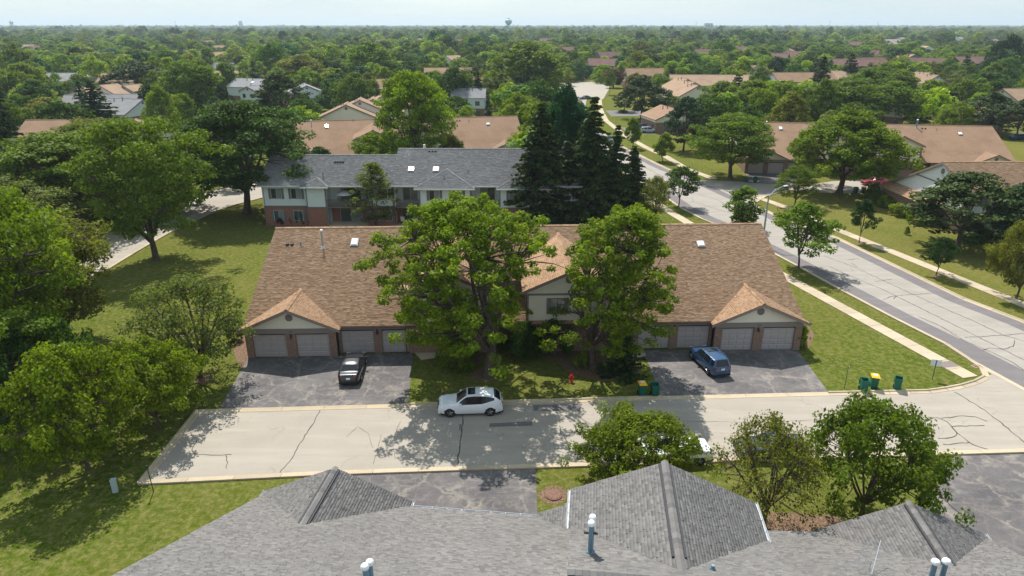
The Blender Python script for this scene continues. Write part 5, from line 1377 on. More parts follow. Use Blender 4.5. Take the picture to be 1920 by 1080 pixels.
# ---------------- wheelie bins ----------------
def bin_(px, py, rz, lid, label, group=None):
    x, y = at(px, py); r = empty('wheelie_bin', (x, y, 0), R_(rz), label, 'wheelie bin', group)
    def ring(z, s, d): return [(-.27 * s, -.33 * s + d, z), (.27 * s, -.33 * s + d, z), (.27 * s, .33 * s + d, z), (-.27 * s, .33 * s + d, z)]
    b = MB(); lv = [ring(.06, .82, .0), ring(.55, .92, 0), ring(.95, 1.0, 0), ring(1.0, 1.09, 0), ring(1.05, 1.09, 0)]
    for a, c in zip(lv, lv[1:]):
        for i in range(4): b.quad(a[i], a[(i+1) % 4], c[(i+1) % 4], c[i])
    b.quad(*lv[0][::-1])
    inn = [ring(1.05, .98, 0), ring(.25, .76, 0)]
    for i in range(4): b.quad(lv[-1][i], lv[-1][(i+1) % 4], inn[0][(i+1) % 4], inn[0][i]); b.quad(inn[0][i], inn[0][(i+1) % 4], inn[1][(i+1) % 4], inn[1][i])
    b.quad(*inn[1])
    for k in (-1, 0, 1): b.box(k * .17 - .03, k * .17 + .03, -.315, -.285, .15, .85)
    b.build('bin_body', M_green, r, fixn=False)
    for sg in (-1, 1): w_ = MB(); w_.tube([(sg * .22, .33, .13), (sg * .28, .33, .13)], .13, 12); w_.build('wheel', M_black, r)
    h = MB(); h.tube([(-.22, .40, .98), (.22, .40, .98)], .022, 6); h.box(-.24, -.20, .30, .41, .95, 1.0); h.box(.20, .24, .30, .41, .95, 1.0); h.build('handle', M_green, r)
    if lid == 'yellow':
        l = MB(); l.box(-.31, .31, -.40, .39, 1.055, 1.085); l.prism([(-.29, -.37, 1.085), (.29, -.37, 1.085), (.24, -.26, 1.14), (-.24, -.26, 1.14)], (0, .6, 0)); ld = l.build('lid', M_yellow, r)
        s = MB(); s.box(-.14, .14, -.05, .2, 1.142, 1.150); s.build('label', M_plate, ld)
    else:
        l = MB(); l.prism([(-.29, .40, 1.02), (.29, .40, 1.02), (.27, .46, .40), (-.27, .46, .40)], (0, .035, 0)); l.build('lid', M_green, r)
    return r
bin_(1203, 741, 4, 'yellow', 'green bin with a yellow lid left of the open bin by the right driveway')
bin_(1227, 742, 2, 'open', 'open green bin at the corner of the right driveway')
bin_(1618, 733, -12, 'open', 'open green bin nearest the green street sign')
bin_(1637, 727, -18, 'yellow', 'green bin with a yellow lid between two open bins on the corner lawn')
bin_(1681, 730, -28, 'open', 'open green bin standing apart nearer the white sign')
bin_(1399, 341, 0, 'yellow', 'yellow lidded bin by the far garage across the street')
bin_(1416, 342, 0, 'open', 'green bin right of the yellow lidded one across the street')
bin_(1604, 362, 0, 'open', 'leftmost of three bins near the red sedan'); bin_(1618, 362, 0, 'yellow', 'middle of three bins near the red sedan'); bin_(1632, 361, 0, 'open', 'rightmost of three bins near the red sedan')
bin_(1238, 247, 0, 'open', 'green bin beside the silver wagon')

# ---------------- street furniture ----------------
def hydrant(px, py, m, label):
    x, y = at(px, py); r = empty('fire_hydrant', (x, y, 0), 0, label, 'fire hydrant')
    b = MB(); b.lathe([(.17, 0), (.17, .05), (.11, .07), (.105, .5), (.15, .52), (.15, .56), (.13, .62), (.06, .70), (.03, .76)], (0, 0, 0), 12); b.build('barrel', m, r, smooth=False)
    c = MB(); c.tube([(-.22, 0, .42), (.22, 0, .42)], .06, 8); c.tube([(0, 0, .42), (0, -.2, .42)], .075, 8); c.build('outlet', m, r)
hydrant(1071, 716, M_red, 'red fire hydrant on the mulch between the two maples')
hydrant(1457, 394, mat('faded_yellow', (.55, .42, .2), .6), 'small pale yellow hydrant on the verge across the street')
def sign(px, py, h, label, kind, rz):
    x, y = at(px, py); r = empty('street_sign', (x, y, 0), R_(rz), label, 'sign')
    p = MB(); p.box(-.025, .025, -.02, .02, -.05, h); p.build('post', M_post, r)
    s = MB()
    if kind == 'tall': s.prism([(-.15, -.025, h - .62), (.15, -.025, h - .62), (.15, -.025, h), (-.15, -.025, h)], (0, -.008, 0)); s.build('panel', M_signw, r)
    elif kind == 'wide': s.prism([(-.38, .024, h - .55), (.38, .024, h - .55), (.38, .024, h + .02), (-.38, .024, h + .02)], (0, .008, 0)); s.build('panel', M_signw, r)
    return r
sign(1583, 728, 2.0, 'narrow green backed sign seen edge on by the right driveway', 'tall', 66)
sign(1748, 711, 1.75, 'white backed square sign on a dark post near the corner', 'wide', -18)
x, y = at(288, 922); r = empty('marker_post', (x, y, 0), 0, 'thin dark post at the corner of the dead end kerb', 'post'); p = MB(); p.tube([(0, 0, -.1), (-.06, 0, 1.9)], .03, 6); p.build('post', M_post, r); p = MB(); p.box(-.11, -.01, -.02, .02, 1.7, 1.95); p.build('panel', M_post, r)
x, y = at(380, 762); r = empty('marker_post', (x, y, 0), 0, 'thin dark post beside the left driveway in tree shade', 'post'); p = MB(); p.tube([(0, 0, -.1), (0, 0, 1.5)], .03, 6); p.build('post', M_post, r)
x, y = at(217, 922); r = empty('utility_pedestal', (x, y, 0), .3, 'pale green utility pedestal on the lawn at the left', 'utility box'); p = MB(); p.box(-.15, .15, -.12, .12, -.05, .85); p.build('cabinet', M_signw, r)
p = MB(); p.prism([(-.17, -.14, .85), (.17, -.14, .85), (.17, .14, .85), (-.17, .14, .85)], (.02, 0, .10)); p.build('lid', M_signw, r)
x, y = at(1038, 929); r = empty('manhole_cover', (x, y, 0), 0, 'rusty round manhole cover set in the grass', 'manhole'); p = MB(); p.lathe([(.52, 0), (.52, .07), (.47, .08)], (0, 0, 0), 28); p.build('frame', M_rust, r)
p = MB(); p.lathe([(.45, .06), (.44, .095)], (0, 0, 0), 24)
for i in range(-3, 4): p.box(i * .11 - .02, i * .11 + .02, -.3, .3, .095, .105)
p.build('cover', M_rust, r)
dx_, dy_ = at(1831, 687); r = empty('storm_drain', (dx_, dy_, .02), .3, 'dark storm drain grate in the corner gutter', 'drain'); p = MB(); p.box(-.4, .4, -.25, .25, -.05, .02); p.build('frame', M_kerb, r); p = MB()
for i in range(6): p.box(-.33 + i * .12, -.27 + i * .12, -.2, .2, .02, .04)
p.build('grate', M_rust, r)
sl = MB(); sl.box(-.75, .75, -.5, .5, .058, .066); o = sl.build('tactile_slab', M_slabdk, None, loc=(37.55, 52.5, 0), rot=(0, 0, R_(10))); o['kind'] = 'structure'
def lamp_post(X, Y, h, arm, label, name='street_lamp'):
    r = empty(name, (X, Y, 0), 0, label, 'street lamp'); p = MB(); p.tube([(0, 0, -.1), (0, 0, h * .5), (0, 0, h)], [.15, .12, .085], 10, 0); p.lathe([(.2, 0), (.2, .12), (.12, .2)], (0, 0, 0), 10); p.build('pole', M_lpole, r)
    a = Vector(arm); q = MB(); q.tube([(0, 0, h - .15), (a.x * .45, a.y * .45, h + .65), (a.x, a.y, h + .9)], .04, 8); q.build('arm', M_metal, r)
    d = a.normalized(); l = MB(); l.prism([(a.x - d.y * .13, a.y + d.x * .13, h + .85), (a.x + d.y * .13, a.y - d.x * .13, h + .85), (a.x + d.y * .1, a.y - d.x * .1, h + .98), (a.x - d.y * .1, a.y + d.x * .1, h + .98)], d * .75); l.build('lamp_head', M_cap, r)
M_lpole = mat('grey_lamp_pole', (.30, .33, .34), .5, .3)
X, Y = 34.0, 86.6; hh = aty(1437, 366, Y)[1]
lamp_post(33.2, Y, hh, (2.2, 1.2, 0), 'tall street lamp rising behind the right end of the shingled roof')
X, Y = at(1806, 139); lamp_post(X, Y, aty(1783, 116, Y)[1], (-2.2, 0, 0), 'street lamp standing among the roofs on the right')
X, Y = at(1087, 151); lamp_post(X, Y, aty(1087, 118, Y)[1], (-.3, .2, 0), 'lamp post at the far edge of the car park')
X, Y = at(1467, 128); lamp_post(X, Y, aty(1467, 116, Y)[1], (2, 0, 0), 'distant street lamp left of the first dark conifer')
X, Y = at(1310, 140); lamp_post(X, Y, aty(1310, 129, Y)[1], (4, 0, 0), 'distant street lamp left of the yellow green trees')

# patio set and umbrella by the slate roofed block
def local_pt(u, v): return (gx0 + u, gy0 + v - .01 * u)
x, y = local_pt(11.6, .7); r = empty('parasol', (x, y, 2.87), 0, 'white parasol open on the left balcony', 'parasol'); p = MB(); p.tube([(0, 0, 0), (0, 0, 2.1)], .025, 6); p.build('pole', M_metal, r)
p = MB(); p.lathe([(1.3, 1.62), (.9, 1.9), (.4, 2.08), (.05, 2.15)], (0, 0, 0), 8); p.build('canopy', M_cap, r)
for u, lb in ((19.8, 'cream patio chair on the left of the pair under the middle balcony'), (21.7, 'cream patio chair on the right of the pair under the middle balcony')):
    x, y = local_pt(u, .8); r = empty('patio_chair', (x, y, .09), R_(170), lb, 'chair'); p = MB(); p.box(-.3, .3, -.3, .3, .38, .46); p.build('seat', M_cream, r)
    p = MB(); p.prism([(-.3, .25, .42), (.3, .25, .42), (.3, .42, 1.15), (-.3, .42, 1.15)], (0, .06, 0)); p.build('backrest', M_cream, r)
    for a in (-.27, .27):
        for b in (-.27, .27): p = MB(); p.box(a - .025, a + .025, b - .025, b + .025, 0, .38); p.build('leg', M_vent, r)

# ---------------- far landmarks ----------------
def far_tower(px, py0, Y, R0, label, H=None, legs=False):
    x, zt = aty(px, py0, Y); r = empty('water_tower', (x, Y, 0), 0, label, 'water tower'); m = mat('pale_teal_paint', (.30, .52, .55), .5)
    p = MB(); h = zt - R0 * 1.5
    if legs:
        for k in range(6): a = k * 1.047; p.tube([(R0 * .9 * math.cos(a), R0 * .5 * math.sin(a), 0), (R0 * .8 * math.cos(a), R0 * .4 * math.sin(a), h)], 1.2, 5)
    else: p.tube([(0, 0, 0), (0, 0, h * .3), (0, 0, h)], [R0 * .34, R0 * .22, R0 * .24], 14)
    p.build('stem', m, r)
    p = MB(); p.lathe([(R0 * .24, h - R0 * .35), (R0 * .75, h + R0 * .15), (R0, h + R0 * .6), (R0 * .96, h + R0 * .95), (R0 * .6, h + R0 * 1.25), (R0 * .12, h + R0 * 1.38)], (0, 0, 0), 24)
    p.build('tank', m, r, smooth=True)
    p = MB(); p.tube([(0, 0, h + R0 * 1.3), (0, 0, h + R0 * 1.55)], R0 * .1, 8); p.lathe([(R0 * .3, h + R0 * 1.5), (R0 * .3, h + R0 * 1.62)], (0, 0, 0), 10); p.build('beacon', m, r)
far_tower(953.5, 34.5, 1900, 9.2, 'pale teal water tower on the horizon near the middle')
far_tower(20, 38.5, 3600, 9.5, 'squat pale tank on legs on the far left horizon', legs=True)
def slab(px, pt, Y, w_, label, d=20, name='tower_block'):
    x, z = aty(px, pt, Y); r = empty(name, (x, Y, 0), 0, label, 'building'); p = MB(); p.box(-w_/2, w_/2, 0, d, 0, z); p.build('wall', M_tblk, r)
    q = MB(); q.box(-w_/2 + 1, w_/2 - 1, 2, d - 2, z, z + 3); q.build('roof', M_tblk, r)
    for k in range(4):
        for j in range(3): b = MB(); b.box(-w_/2 + w_ * (j + .2) / 3, -w_/2 + w_ * (j + .8) / 3, -.3, -.05, z * (.35 + .15 * k), z * (.35 + .15 * k) + 2); b.build('window', M_glass, r)
M_tblk = mat('pale_concrete', (.42, .45, .46), .8)
slab(449.5, 40.5, 4200, 15, 'slim tower block on the left horizon'); slab(1330, 45.2, 2600, 28, 'squat grey building on the right horizon')
def mast(px, pt, Y, label):
    x, z = aty(px, pt, Y); r = empty('radio_mast', (x, Y, 0), 0, label, 'mast'); p = MB(); p.tube([(0, 0, 0), (0, 0, z)], [1.0, .5], 4); p.build('mast', M_metal, r)
    p = MB(); p.box(-2, 2, -2, 2, z * .82, z * .87); p.build('platform', M_metal, r)
for px, pt, lb in ((328, 38, 'hair thin radio mast left of the slim tower block'), (1306, 40, 'radio mast just left of the squat grey building'), (1557, 38, 'radio mast on the right horizon'), (1647, 40, 'radio mast furthest right on the horizon')):
    mast(px, pt, 3200, lb)
sheet('field', [(x, y) for x, y in (at(1730, 73.5), at(1990, 76), at(2000, 71), at(1740, 70))], .01, mat('dry_field', (.35, .36, .22), .95))
# ---------------- planted by hand: trees and shrubs ----------------
T = ptree
T('mapleA', 915, 705, 366, 384, 'yg', 'large bright green maple with forked trunk in front of the middle townhouse', rz=0)
T('mapleB', 1112, 690, 380, 250, 'yg', 'taller lopsided maple right of the forked one above the red hydrant', rz=0)
OCC[-1] = (*OCC[-1][:2], 7)
T('locustB', 293, 487, 222, 262, 'mid', 'airy honey locust leaning over the back lane at the left', rz=1.1)
T('locustC', 463, 400, 186, 262, 'deep', 'dark dense locust tree beside the slate roofed apartments', rz=4)
T('locustB', 30, 720, 352, 330, 'yg', 'huge light green tree filling the left edge', rz=.4)
T('locustA', -70, 830, 560, 330, 'mid', 'dark tree cut by the lower left edge', rz=5)
T('locustB', 130, 640, 420, 260, 'olive', 'feathery tree in front of the back lane', rz=3.3)
T('sparseB', 375, 708, 522, 232, 'pale', 'thin pale crab apple beside the left driveway', rz=2)
T('crabA', 165, 880, 655, 250, 'yg', 'low spreading crab apple nearest the lower left lawn', rz=1)
T('crabB', 300, 800, 640, 200, 'yg', 'bright crab apple next to the dead end kerb', rz=2.5)
T('crabB', 90, 790, 600, 220, 'deep', 'shaded crab apple behind the nearest one', rz=4.4)
T('sparseB', 20, 470, 335, 260, 'pale', 'straw coloured fine leaved tree at the left edge', rz=4)
T('locustC', 150, 420, 245, 290, 'mid', 'broad light locust left of the lane with brown roof behind', rz=2.6)
T('locustA', 205, 380, 222, 230, 'olive', 'second light locust rising behind the first on the left', rz=.3)
T('midB', 60, 560, 380, 190, 'yg', 'round tree against the left back lane', rz=.3)
T('spruceA', 18, 345, 120, 125, 'spruce', 'dark spruce at the far left edge')
T('pineA', 10, 390, 262, 110, 'blue', 'bluish pine below the far left spruce')
T('spruceC', 192, 262, 148, 112, 'spruce', 'wide dark spruce in front of the large grey roof')
T('spruceC', 165, 240, 150, 60, 'spruce', 'narrow spruce hugging the wide dark one')
T('midB', 95, 262, 184, 105, 'olive', 'low mound shaped willowy tree above the skylit brown roof')
T('midA', 55, 205, 118, 90, 'yg', 'yellow green tree at the left with rounded top')
T('midD', 310, 262, 160, 66, 'yg', 'upright yellow green tree left of the dark dense locust')
T('midC', 378, 222, 114, 100, 'mid', 'pale feathery tree between grey roofs')
T('column', 431, 190, 115, 38, 'mid', 'columnar tree standing before white siding')
T('pineB', 265, 195, 112, 95, 'pine', 'dark irregular pine right of the pale blue gable')
T('pineB', 290, 190, 118, 70, 'pine', 'second dark pine behind the first at the upper left')
T('pineA', 138, 150, 108, 38, 'dark', 'small dark pine above the orange brown row')
T('midB', 190, 148, 98, 120, 'yg', 'broad golden green tree behind the pale blue gable')
T('midA', 240, 140, 102, 90, 'yg', 'second golden green tree in the row')
T('column', 497, 150, 108, 34, 'mid', 'narrow dark green column above the grey roof')
T('column', 632, 184, 126, 46, 'yg', 'golden columnar tree above the stepped gables')
T('midD', 693, 192, 136, 48, 'olive', 'round topped tree right of the stepped gables')
T('pineA', 533, 245, 132, 110, 'pine', 'loose dark pine left of the stepped gables')
T('midD', 515, 205, 178, 52, 'maroon', 'dark leaved plum half behind the loose pine')
T('midB', 570, 175, 102, 110, 'olive', 'broad light tree above the stepped gables')
T('midA', 700, 165, 78, 100, 'mid', 'large dark green tree behind the round topped one')
T('locustC', 780, 342, 130, 146, 'lime', 'tall pale green locust in front of the brown roof')
T('midA', 852, 215, 126, 70, 'deep', 'dark round tree between the tall locust and the spruce')
T('midC', 870, 200, 132, 50, 'olive', 'yellowish tree behind the dark round one')
T('spruceB', 897, 215, 132, 52, 'spruce', 'pointed dark spruce in front of the pale blue house')
T('midB', 977, 218, 178, 60, 'maroon', 'purple leaved tree right of the pale blue house')
T('midA', 985, 195, 80, 150, 'mid', 'huge round green tree in the middle distance')
T('mapleC', 1058, 395, 160, 140, 'teal', 'bluish green maple rising behind the tall spruces', rz=1)
T('spruceA', 1012, 424, 192, 165, 'spruce', 'tall dark spruce nearest the slate roofed block', rz=.5)
T('spruceB', 1106, 420, 178, 165, 'spruce', 'tallest drooping spruce in the clump')
T('spruceA', 1182, 405, 272, 100, 'spruce', 'shorter spruce at the right of the clump')
T('spruceB', 1060, 418, 262, 120, 'spruce', 'spruce squeezed between the two tallest')
T('spruceB', 1150, 412, 232, 110, 'spruce', 'spruce just left of the shortest one')
T('sparseB', 1226, 418, 330, 62, 'olive', 'wispy light tree right of the spruce clump')
T('young', 1272, 388, 310, 76, 'deep', 'street tree with a leaning stake before the road')
T('column', 1390, 428, 350, 56, 'mid', 'upright leafy tree behind the shingled roof ridge')
T('young', 1497, 503, 377, 120, 'mid', 'young honey locust on the verge beside the main street')
T('young', 1611, 455, 370, 46, 'dark', 'small dark street tree across the main street')
T('young', 1755, 517, 442, 60, 'dark', 'smaller dark street tree near the right pine')
T('pineA', 1795, 465, 318, 210, 'pine', 'wide spreading pine on the right lawn', rz=1)
T('pineB', 1905, 470, 335, 130, 'dark', 'dark pine at the right edge before the brown house')
T('crabA', 1905, 560, 412, 120, 'olive', 'yellowish bushy tree cut by the right edge')
T('locustC', 1370, 335, 212, 158, 'mid', 'wide locust beside the far garages')
T('mapleC', 1573, 362, 205, 215, 'yg', 'big golden green maple over the red sedan', rz=3)
T('locustA', 1490, 388, 310, 74, 'mid', 'small light locust at the side street corner')
T('pineA', 1281, 284, 178, 82, 'blue', 'dark pine right of the young street trees')
T('cone', 1185, 278, 220, 30, 'yg', 'first young lime tree on the verge by the silver wagon')
T('cone', 1243, 303, 248, 36, 'yg', 'second young lime tree nearer on the verge')
T('pineB', 1202, 224, 140, 84, 'pine', 'broad flat topped pine beyond the silver wagon')
T('pineB', 1170, 210, 168, 40, 'pine', 'low pine left of the broad flat topped one')
for i, (bx, by, ty, wp, c, lb) in enumerate([(1352, 228, 152, 90, 'mid', 'leftmost tree of the golden grove behind the wide locust'), (1405, 232, 150, 95, 'yg', 'golden tree second in the grove'), (1462, 235, 152, 80, 'yg', 'brightest golden tree in the middle of the grove'),
        (1520, 235, 158, 110, 'mid', 'green tree right of the brightest golden one'), (1590, 238, 150, 120, 'mid', 'wide green tree at the right of the grove'), (1660, 235, 153, 110, 'mid', 'last wide green tree of the grove'),
        (1620, 205, 128, 110, 'mid', 'green dome behind the grove'), (1680, 200, 132, 90, 'yg', 'second green dome behind the grove'), (1400, 262, 205, 110, 'deep', 'dark tree tucked behind the wide locust')]):
    T(('midB', 'midA', 'midC', 'midB', 'midA', 'midB', 'midB', 'midD', 'midA')[i], bx, by, ty, wp, c, lb)
T('spruceC', 1533, 185, 104, 62, 'spruce', 'tall dark conifer left of its twin beyond the grove'); T('spruceC', 1587, 170, 98, 58, 'spruce', 'tall dark conifer right of its twin beyond the grove')
T('spruceC', 1724, 232, 174, 44, 'spruce', 'dark conifer right of the golden green maple'); T('pineA', 1770, 225, 168, 70, 'pine', 'spreading pine behind the long brown roof')
T('pineB', 1850, 250, 172, 90, 'pine', 'pine clump at the right beyond the ridge'); T('midA', 1842, 200, 135, 90, 'deep', 'rounded dark tree right of the tall lamp'); T('pineB', 1905, 260, 185, 70, 'pine', 'pine at the right edge behind the ridge')
T('young', 1143, 178, 132, 24, 'mid', 'slim tree beside the far car park walk'); T('midC', 1150, 165, 130, 40, 'rust', 'bare reddish tree by the end of the street')
T('crabA', 1195, 905, 782, 226, 'yg', 'leafy crab apple left of the foreground central roof', rz=.4)
T('crabB', 1150, 882, 806, 130, 'mid', 'lower part of the crab apple clump by the driveway edge', rz=3)
T('sparseA', 1430, 985, 790, 215, 'olive', 'thin browning crab apple between the two foreground gables', rz=1.4)
T('crabA', 1552, 985, 775, 262, 'mid', 'dense glossy crab apple above the right foreground gable', rz=2.2, dxy=(2.3, .6))
T('airy', 706, 425, 298, 100, 'olive', 'thin feathery conifer in front of the slate roofed block')
T('midC', 703, 338, 250, 66, 'yg', 'light bushy tree left of the tall pale locust'); T('midD', 848, 338, 252, 66, 'olive', 'light bushy tree right of the tall pale locust')
SH = dict(name='shrub', cat='shrub')
T('bigshrub', 857, 690, 628, 76, 'mid', 'rounded evergreen shrub left of the forked maple trunk', **SH)
T('bigshrub', 985, 665, 605, 78, 'deep', 'large shrub beneath the cream gable window', **SH); T('bigshrub', 1040, 660, 600, 84, 'deep', 'wide shrub against the brick below the gable', **SH)
T('shrub', 1090, 690, 663, 30, 'lime', 'small ball shaped bright shrub left of the right maple trunk', **SH); T('shrub', 880, 668, 650, 28, 'lime', 'small bright shrub tucked behind the rounded evergreen', **SH)
T('shrub', 1002, 670, 655, 26, 'mid', 'low shrub at the edge of the front lawn', **SH)
T('yew', 1172, 700, 620, 84, 'spruce', 'dark conical yew beside the right entry path', **SH); T('shrub', 440, 640, 610, 34, 'mid', 'small shrub at the left corner of the townhouse', **SH)
T('bigshrub', 1501, 652, 612, 26, 'lime', 'clipped bright hedge at the right corner of the townhouse', **SH); T('shrub', 1135, 705, 680, 36, 'dark', 'low dark shrub at the foot of the yew', **SH)
for i, (px, py, wp) in enumerate([(1634, 372, 24), (1647, 381, 24), (1660, 389, 26), (1684, 404, 36), (1712, 415, 24), (1640, 364, 20), (1732, 423, 24)]):
    T('shrub', px, py, py - 22, wp + 4, 'lime' if i > 1 else 'mid', ['first clipped shrub of the row from the bins', 'second clipped shrub of the row from the bins', 'clipped golden shrub in the middle of the row', 'largest clipped golden shrub of the row', 'small golden shrub nearest the white gable wall', 'low shrub behind the start of the clipped row', 'last clipped shrub under the wide pine'][i], **SH)
for px, wp, c, lb in ((528, 18, 'maroon', 'dark red shrub below the left window of the slate roofed block'), (548, 12, 'mid', 'slim shrub against the red brick'), (566, 20, 'teal', 'taller blue green shrub beside the downspout'), (588, 22, 'mid', 'low shrub under the left bump out'), (608, 20, 'deep', 'low shrub at the foot of the left balcony'), (870, 24, 'deep', 'shrub behind the maple top near the block')):
    T('shrub', px, 421, 421 - (30 if c == 'teal' else 18), wp, c, lb, **SH)
T('shrub', 1168, 212, 206, 20, 'deep', 'round bush by the far lane', **SH); T('bigshrub', 1232, 232, 214, 24, 'deep', 'dark clipped bush beside the small garage', **SH); T('bigshrub', 1228, 222, 210, 18, 'deep', 'second clipped bush beside the small garage', **SH)
T('shrub', 1675, 316, 306, 26, 'pale', 'white flowering shrub along the brick wall', **SH); T('shrub', 1700, 318, 308, 28, 'rust', 'reddish shrub along the brick wall', **SH)
T('bigshrub', 1830, 450, 420, 60, 'dark', 'dark shrub under the wide pine', **SH); T('bigshrub', 1700, 440, 425, 10, 'mid', 'tiny shrub on the right lawn', **SH)

# ---------------- woods: individual trees, then the far mass ----------------
foot = []
for o in bpy.data.objects:
    if o.type == 'EMPTY' and not o.parent and o.get('category') in ('townhouse', 'house', 'apartment house', 'apartment block', 'garage'):
        pts = []
        bpy.context.view_layer.update() if not foot else None
        for c in o.children:
            if c.type == 'MESH' and c.name.startswith('roof') and not c.name.startswith('roof_vent'):
                me = c.data; co = np.empty(len(me.vertices) * 3, np.float32); me.vertices.foreach_get('co', co); co = co.reshape(-1, 3)
                a = o.rotation_euler.z; lo = co.min(0); hi = co.max(0); foot.append((o.location.x, o.location.y, a, lo[0], hi[0], lo[1], hi[1], hi[2]))
# pixel windows of the photograph where a roof, a lawn or a road stays visible
CLEAR = []
for f in foot:
    ox, oy, a, u0, u1, v0, v1, zt = f; cs, sn = math.cos(a), math.sin(a)
    if oy > 1400: continue
    px = []
    for u in (u0, u1):
        for v in (v0, (v0 + v1) / 2):
            for z in (3.5 if oy < 300 else 5.5, zt):
                X = ox + u * cs - v * sn; Y = oy + u * sn + v * cs
                if Y > 20: px.append(proj(X, Y, z))
    if px:
        xs_ = [p[0] for p in px]; ys_ = [p[1] for p in px]; (oy < 330 or random.random() < .75) and CLEAR.append((min(xs_) + (max(xs_) - min(xs_)) * .12, max(xs_) - (max(xs_) - min(xs_)) * .12, min(ys_), max(ys_) - (max(ys_) - min(ys_)) * .35, oy))
CLEAR += [(1045, 1140, 150, 190, 330), (1125, 1215, 175, 300, 300), (1140, 1260, 205, 260, 200), (1280, 1340, 300, 345, 140)]
def inside(x, y, m=2.5):
    for ox, oy, a, u0, u1, v0, v1, zt in foot:
        dx, dy = x - ox, y - oy; u = dx * math.cos(a) + dy * math.sin(a); v = -dx * math.sin(a) + dy * math.cos(a)
        if u0 - m < u < u1 + m and v0 - m < v < v1 + m: return True
    return False
def ok(x, y, h, r, fac=.62):
    if inside(x, y, r * .45): return False
    for a, b, c in OCC:
        if (a - x) ** 2 + (b - y) ** 2 < ((c + r) * fac) ** 2: return False
    px, pb = proj(x, y, 0); _, pt = proj(x, y, h); wpx = r * 1280 / depth(y)
    for x0, x1, y0, y1, Yc in CLEAR:
        if y < Yc + 4 and px + wpx * .7 > x0 and px - wpx * .7 < x1 and pt < y1 and pb > y0: return False
    # the street, side road and open lawns near it stay open
    if 12 < x < 62 and y < 150: return False
    if 10 < x < 40 and 150 <= y < 300: return False
    if -48 < x < 40 and y < 96: return False
    if x > 60 and y < 130: return False
    return True
names = dict(mid='mid green', deep='deep green', dark='dark green', yg='yellow green', olive='olive', lime='light green', pale='pale green', teal='bluish green', spruce='dark spruce', maroon='purple leaved', blue='bluish')
pal = ['mid'] * 7 + ['deep'] * 5 + ['yg'] * 4 + ['olive'] * 3 + ['dark'] * 2 + ['teal', 'lime', 'lime', 'pale', 'mid', 'maroon'][:5]
n_ind = 0; g = np.random.default_rng(5); tries = 0
TARGET = 300 - sum(1 for o in bpy.data.objects if o.get('category') == 'tree')
bands = [(100, 180, .14), (180, 300, .30), (300, 480, .36), (480, 720, .20)]
for y0, y1, share in bands:
    want = int(TARGET * share); got = 0; tries = 0
    while got < want and tries < want * 60:
        tries += 1
        y = math.sqrt(g.uniform(y0 ** 2, y1 ** 2)); x = g.uniform(-.80, .80) * y * 1.02
        h = g.uniform(7.5, 13.5); r = h * g.uniform(.34, .52)
        con = g.uniform() < .11
        if con: r = h * g.uniform(.22, .3)
        if not ok(x, y, h, r): continue
        c = 'spruce' if con else pal[int(g.integers(len(pal)))]
        kind = ('spruceC' if g.uniform() < .6 else 'pineB') if con else ['midA', 'midB', 'midC', 'midD'][int(g.integers(4))]
        px_ = proj(x, y, h)[0]; side = ['at the far left edge', 'on the left', 'left of centre', 'in the middle', 'right of centre', 'on the right', 'at the far right edge'][min(6, max(0, int(px_ / 275)))]
        dist = 'just beyond the townhouses' if y < 150 else ('in the nearer woods' if y < 240 else ('in the middle woods' if y < 400 else 'in the farther woods'))
        tp = 'pointed dark conifer' if kind == 'spruceC' else ('spreading dark pine' if con else names[c] + ' tree')
        lb = ('tall ' if h > 12 else ('low ' if h < 9.3 else 'middling ')) + tp + ' ' + dist + ' ' + side
        tree(kind, x, y, h, r, c, lb, 'trees like the ' + lb, rz=g.uniform(0, 6.28)); OCC.append((x, y, r)); got += 1
# the rest: one far wood, instanced on points
FL = {}
protos = bpy.data.collections.new('tree_kinds')
for i in range(5):
    for cn in (('mid', 'deep', 'yg', 'olive'), ('mid', 'dark', 'lime', 'olive'), ('deep', 'yg', 'pale', 'mid'), ('mid', 'deep', 'teal'), ('mid', 'yg', 'dark'))[i]:
        tm, cm, H0, R0 = K['far%d' % i]
        c = COLS[cn]; cm = cm.copy(); cm.materials[0] = FL[cn] if cn in FL else FL.setdefault(cn, fixed_leaf('far_leaves_' + cn, c))
        o = bpy.data.objects.new('far_tree', cm); o.scale = (1 / R0, 1 / R0, 1 / H0); protos.objects.link(o)
tm, cm, H0, R0 = K['farspruce']; cm.materials[0] = fixed_leaf('far_needles', COLS['spruce']); o = bpy.data.objects.new('far_tree', cm); o.color = (*COLS['spruce'], 1); o.scale = (.8 / R0, .8 / R0, 1 / H0); protos.objects.link(o)
pts = []; scl = []; rot = []
occ = {}
for a, b, c in OCC: occ.setdefault((int(a // 20), int(b // 20)), []).append((a, b, c))
def far_ok(x, y, r):
    i, j = int(x // 20), int(y // 20)
    for di in (-1, 0, 1):
        for dj in (-1, 0, 1):
            for a, b, c in occ.get((i + di, j + dj), ()):
                if (a - x) ** 2 + (b - y) ** 2 < ((c + r) * .55) ** 2: return False
    return True
rings = [(105, 200, 9.0), (200, 500, 8.5), (500, 900, 10), (900, 1600, 12.5), (1600, 2800, 18), (2800, 5200, 32), (5200, 8000, 60)]
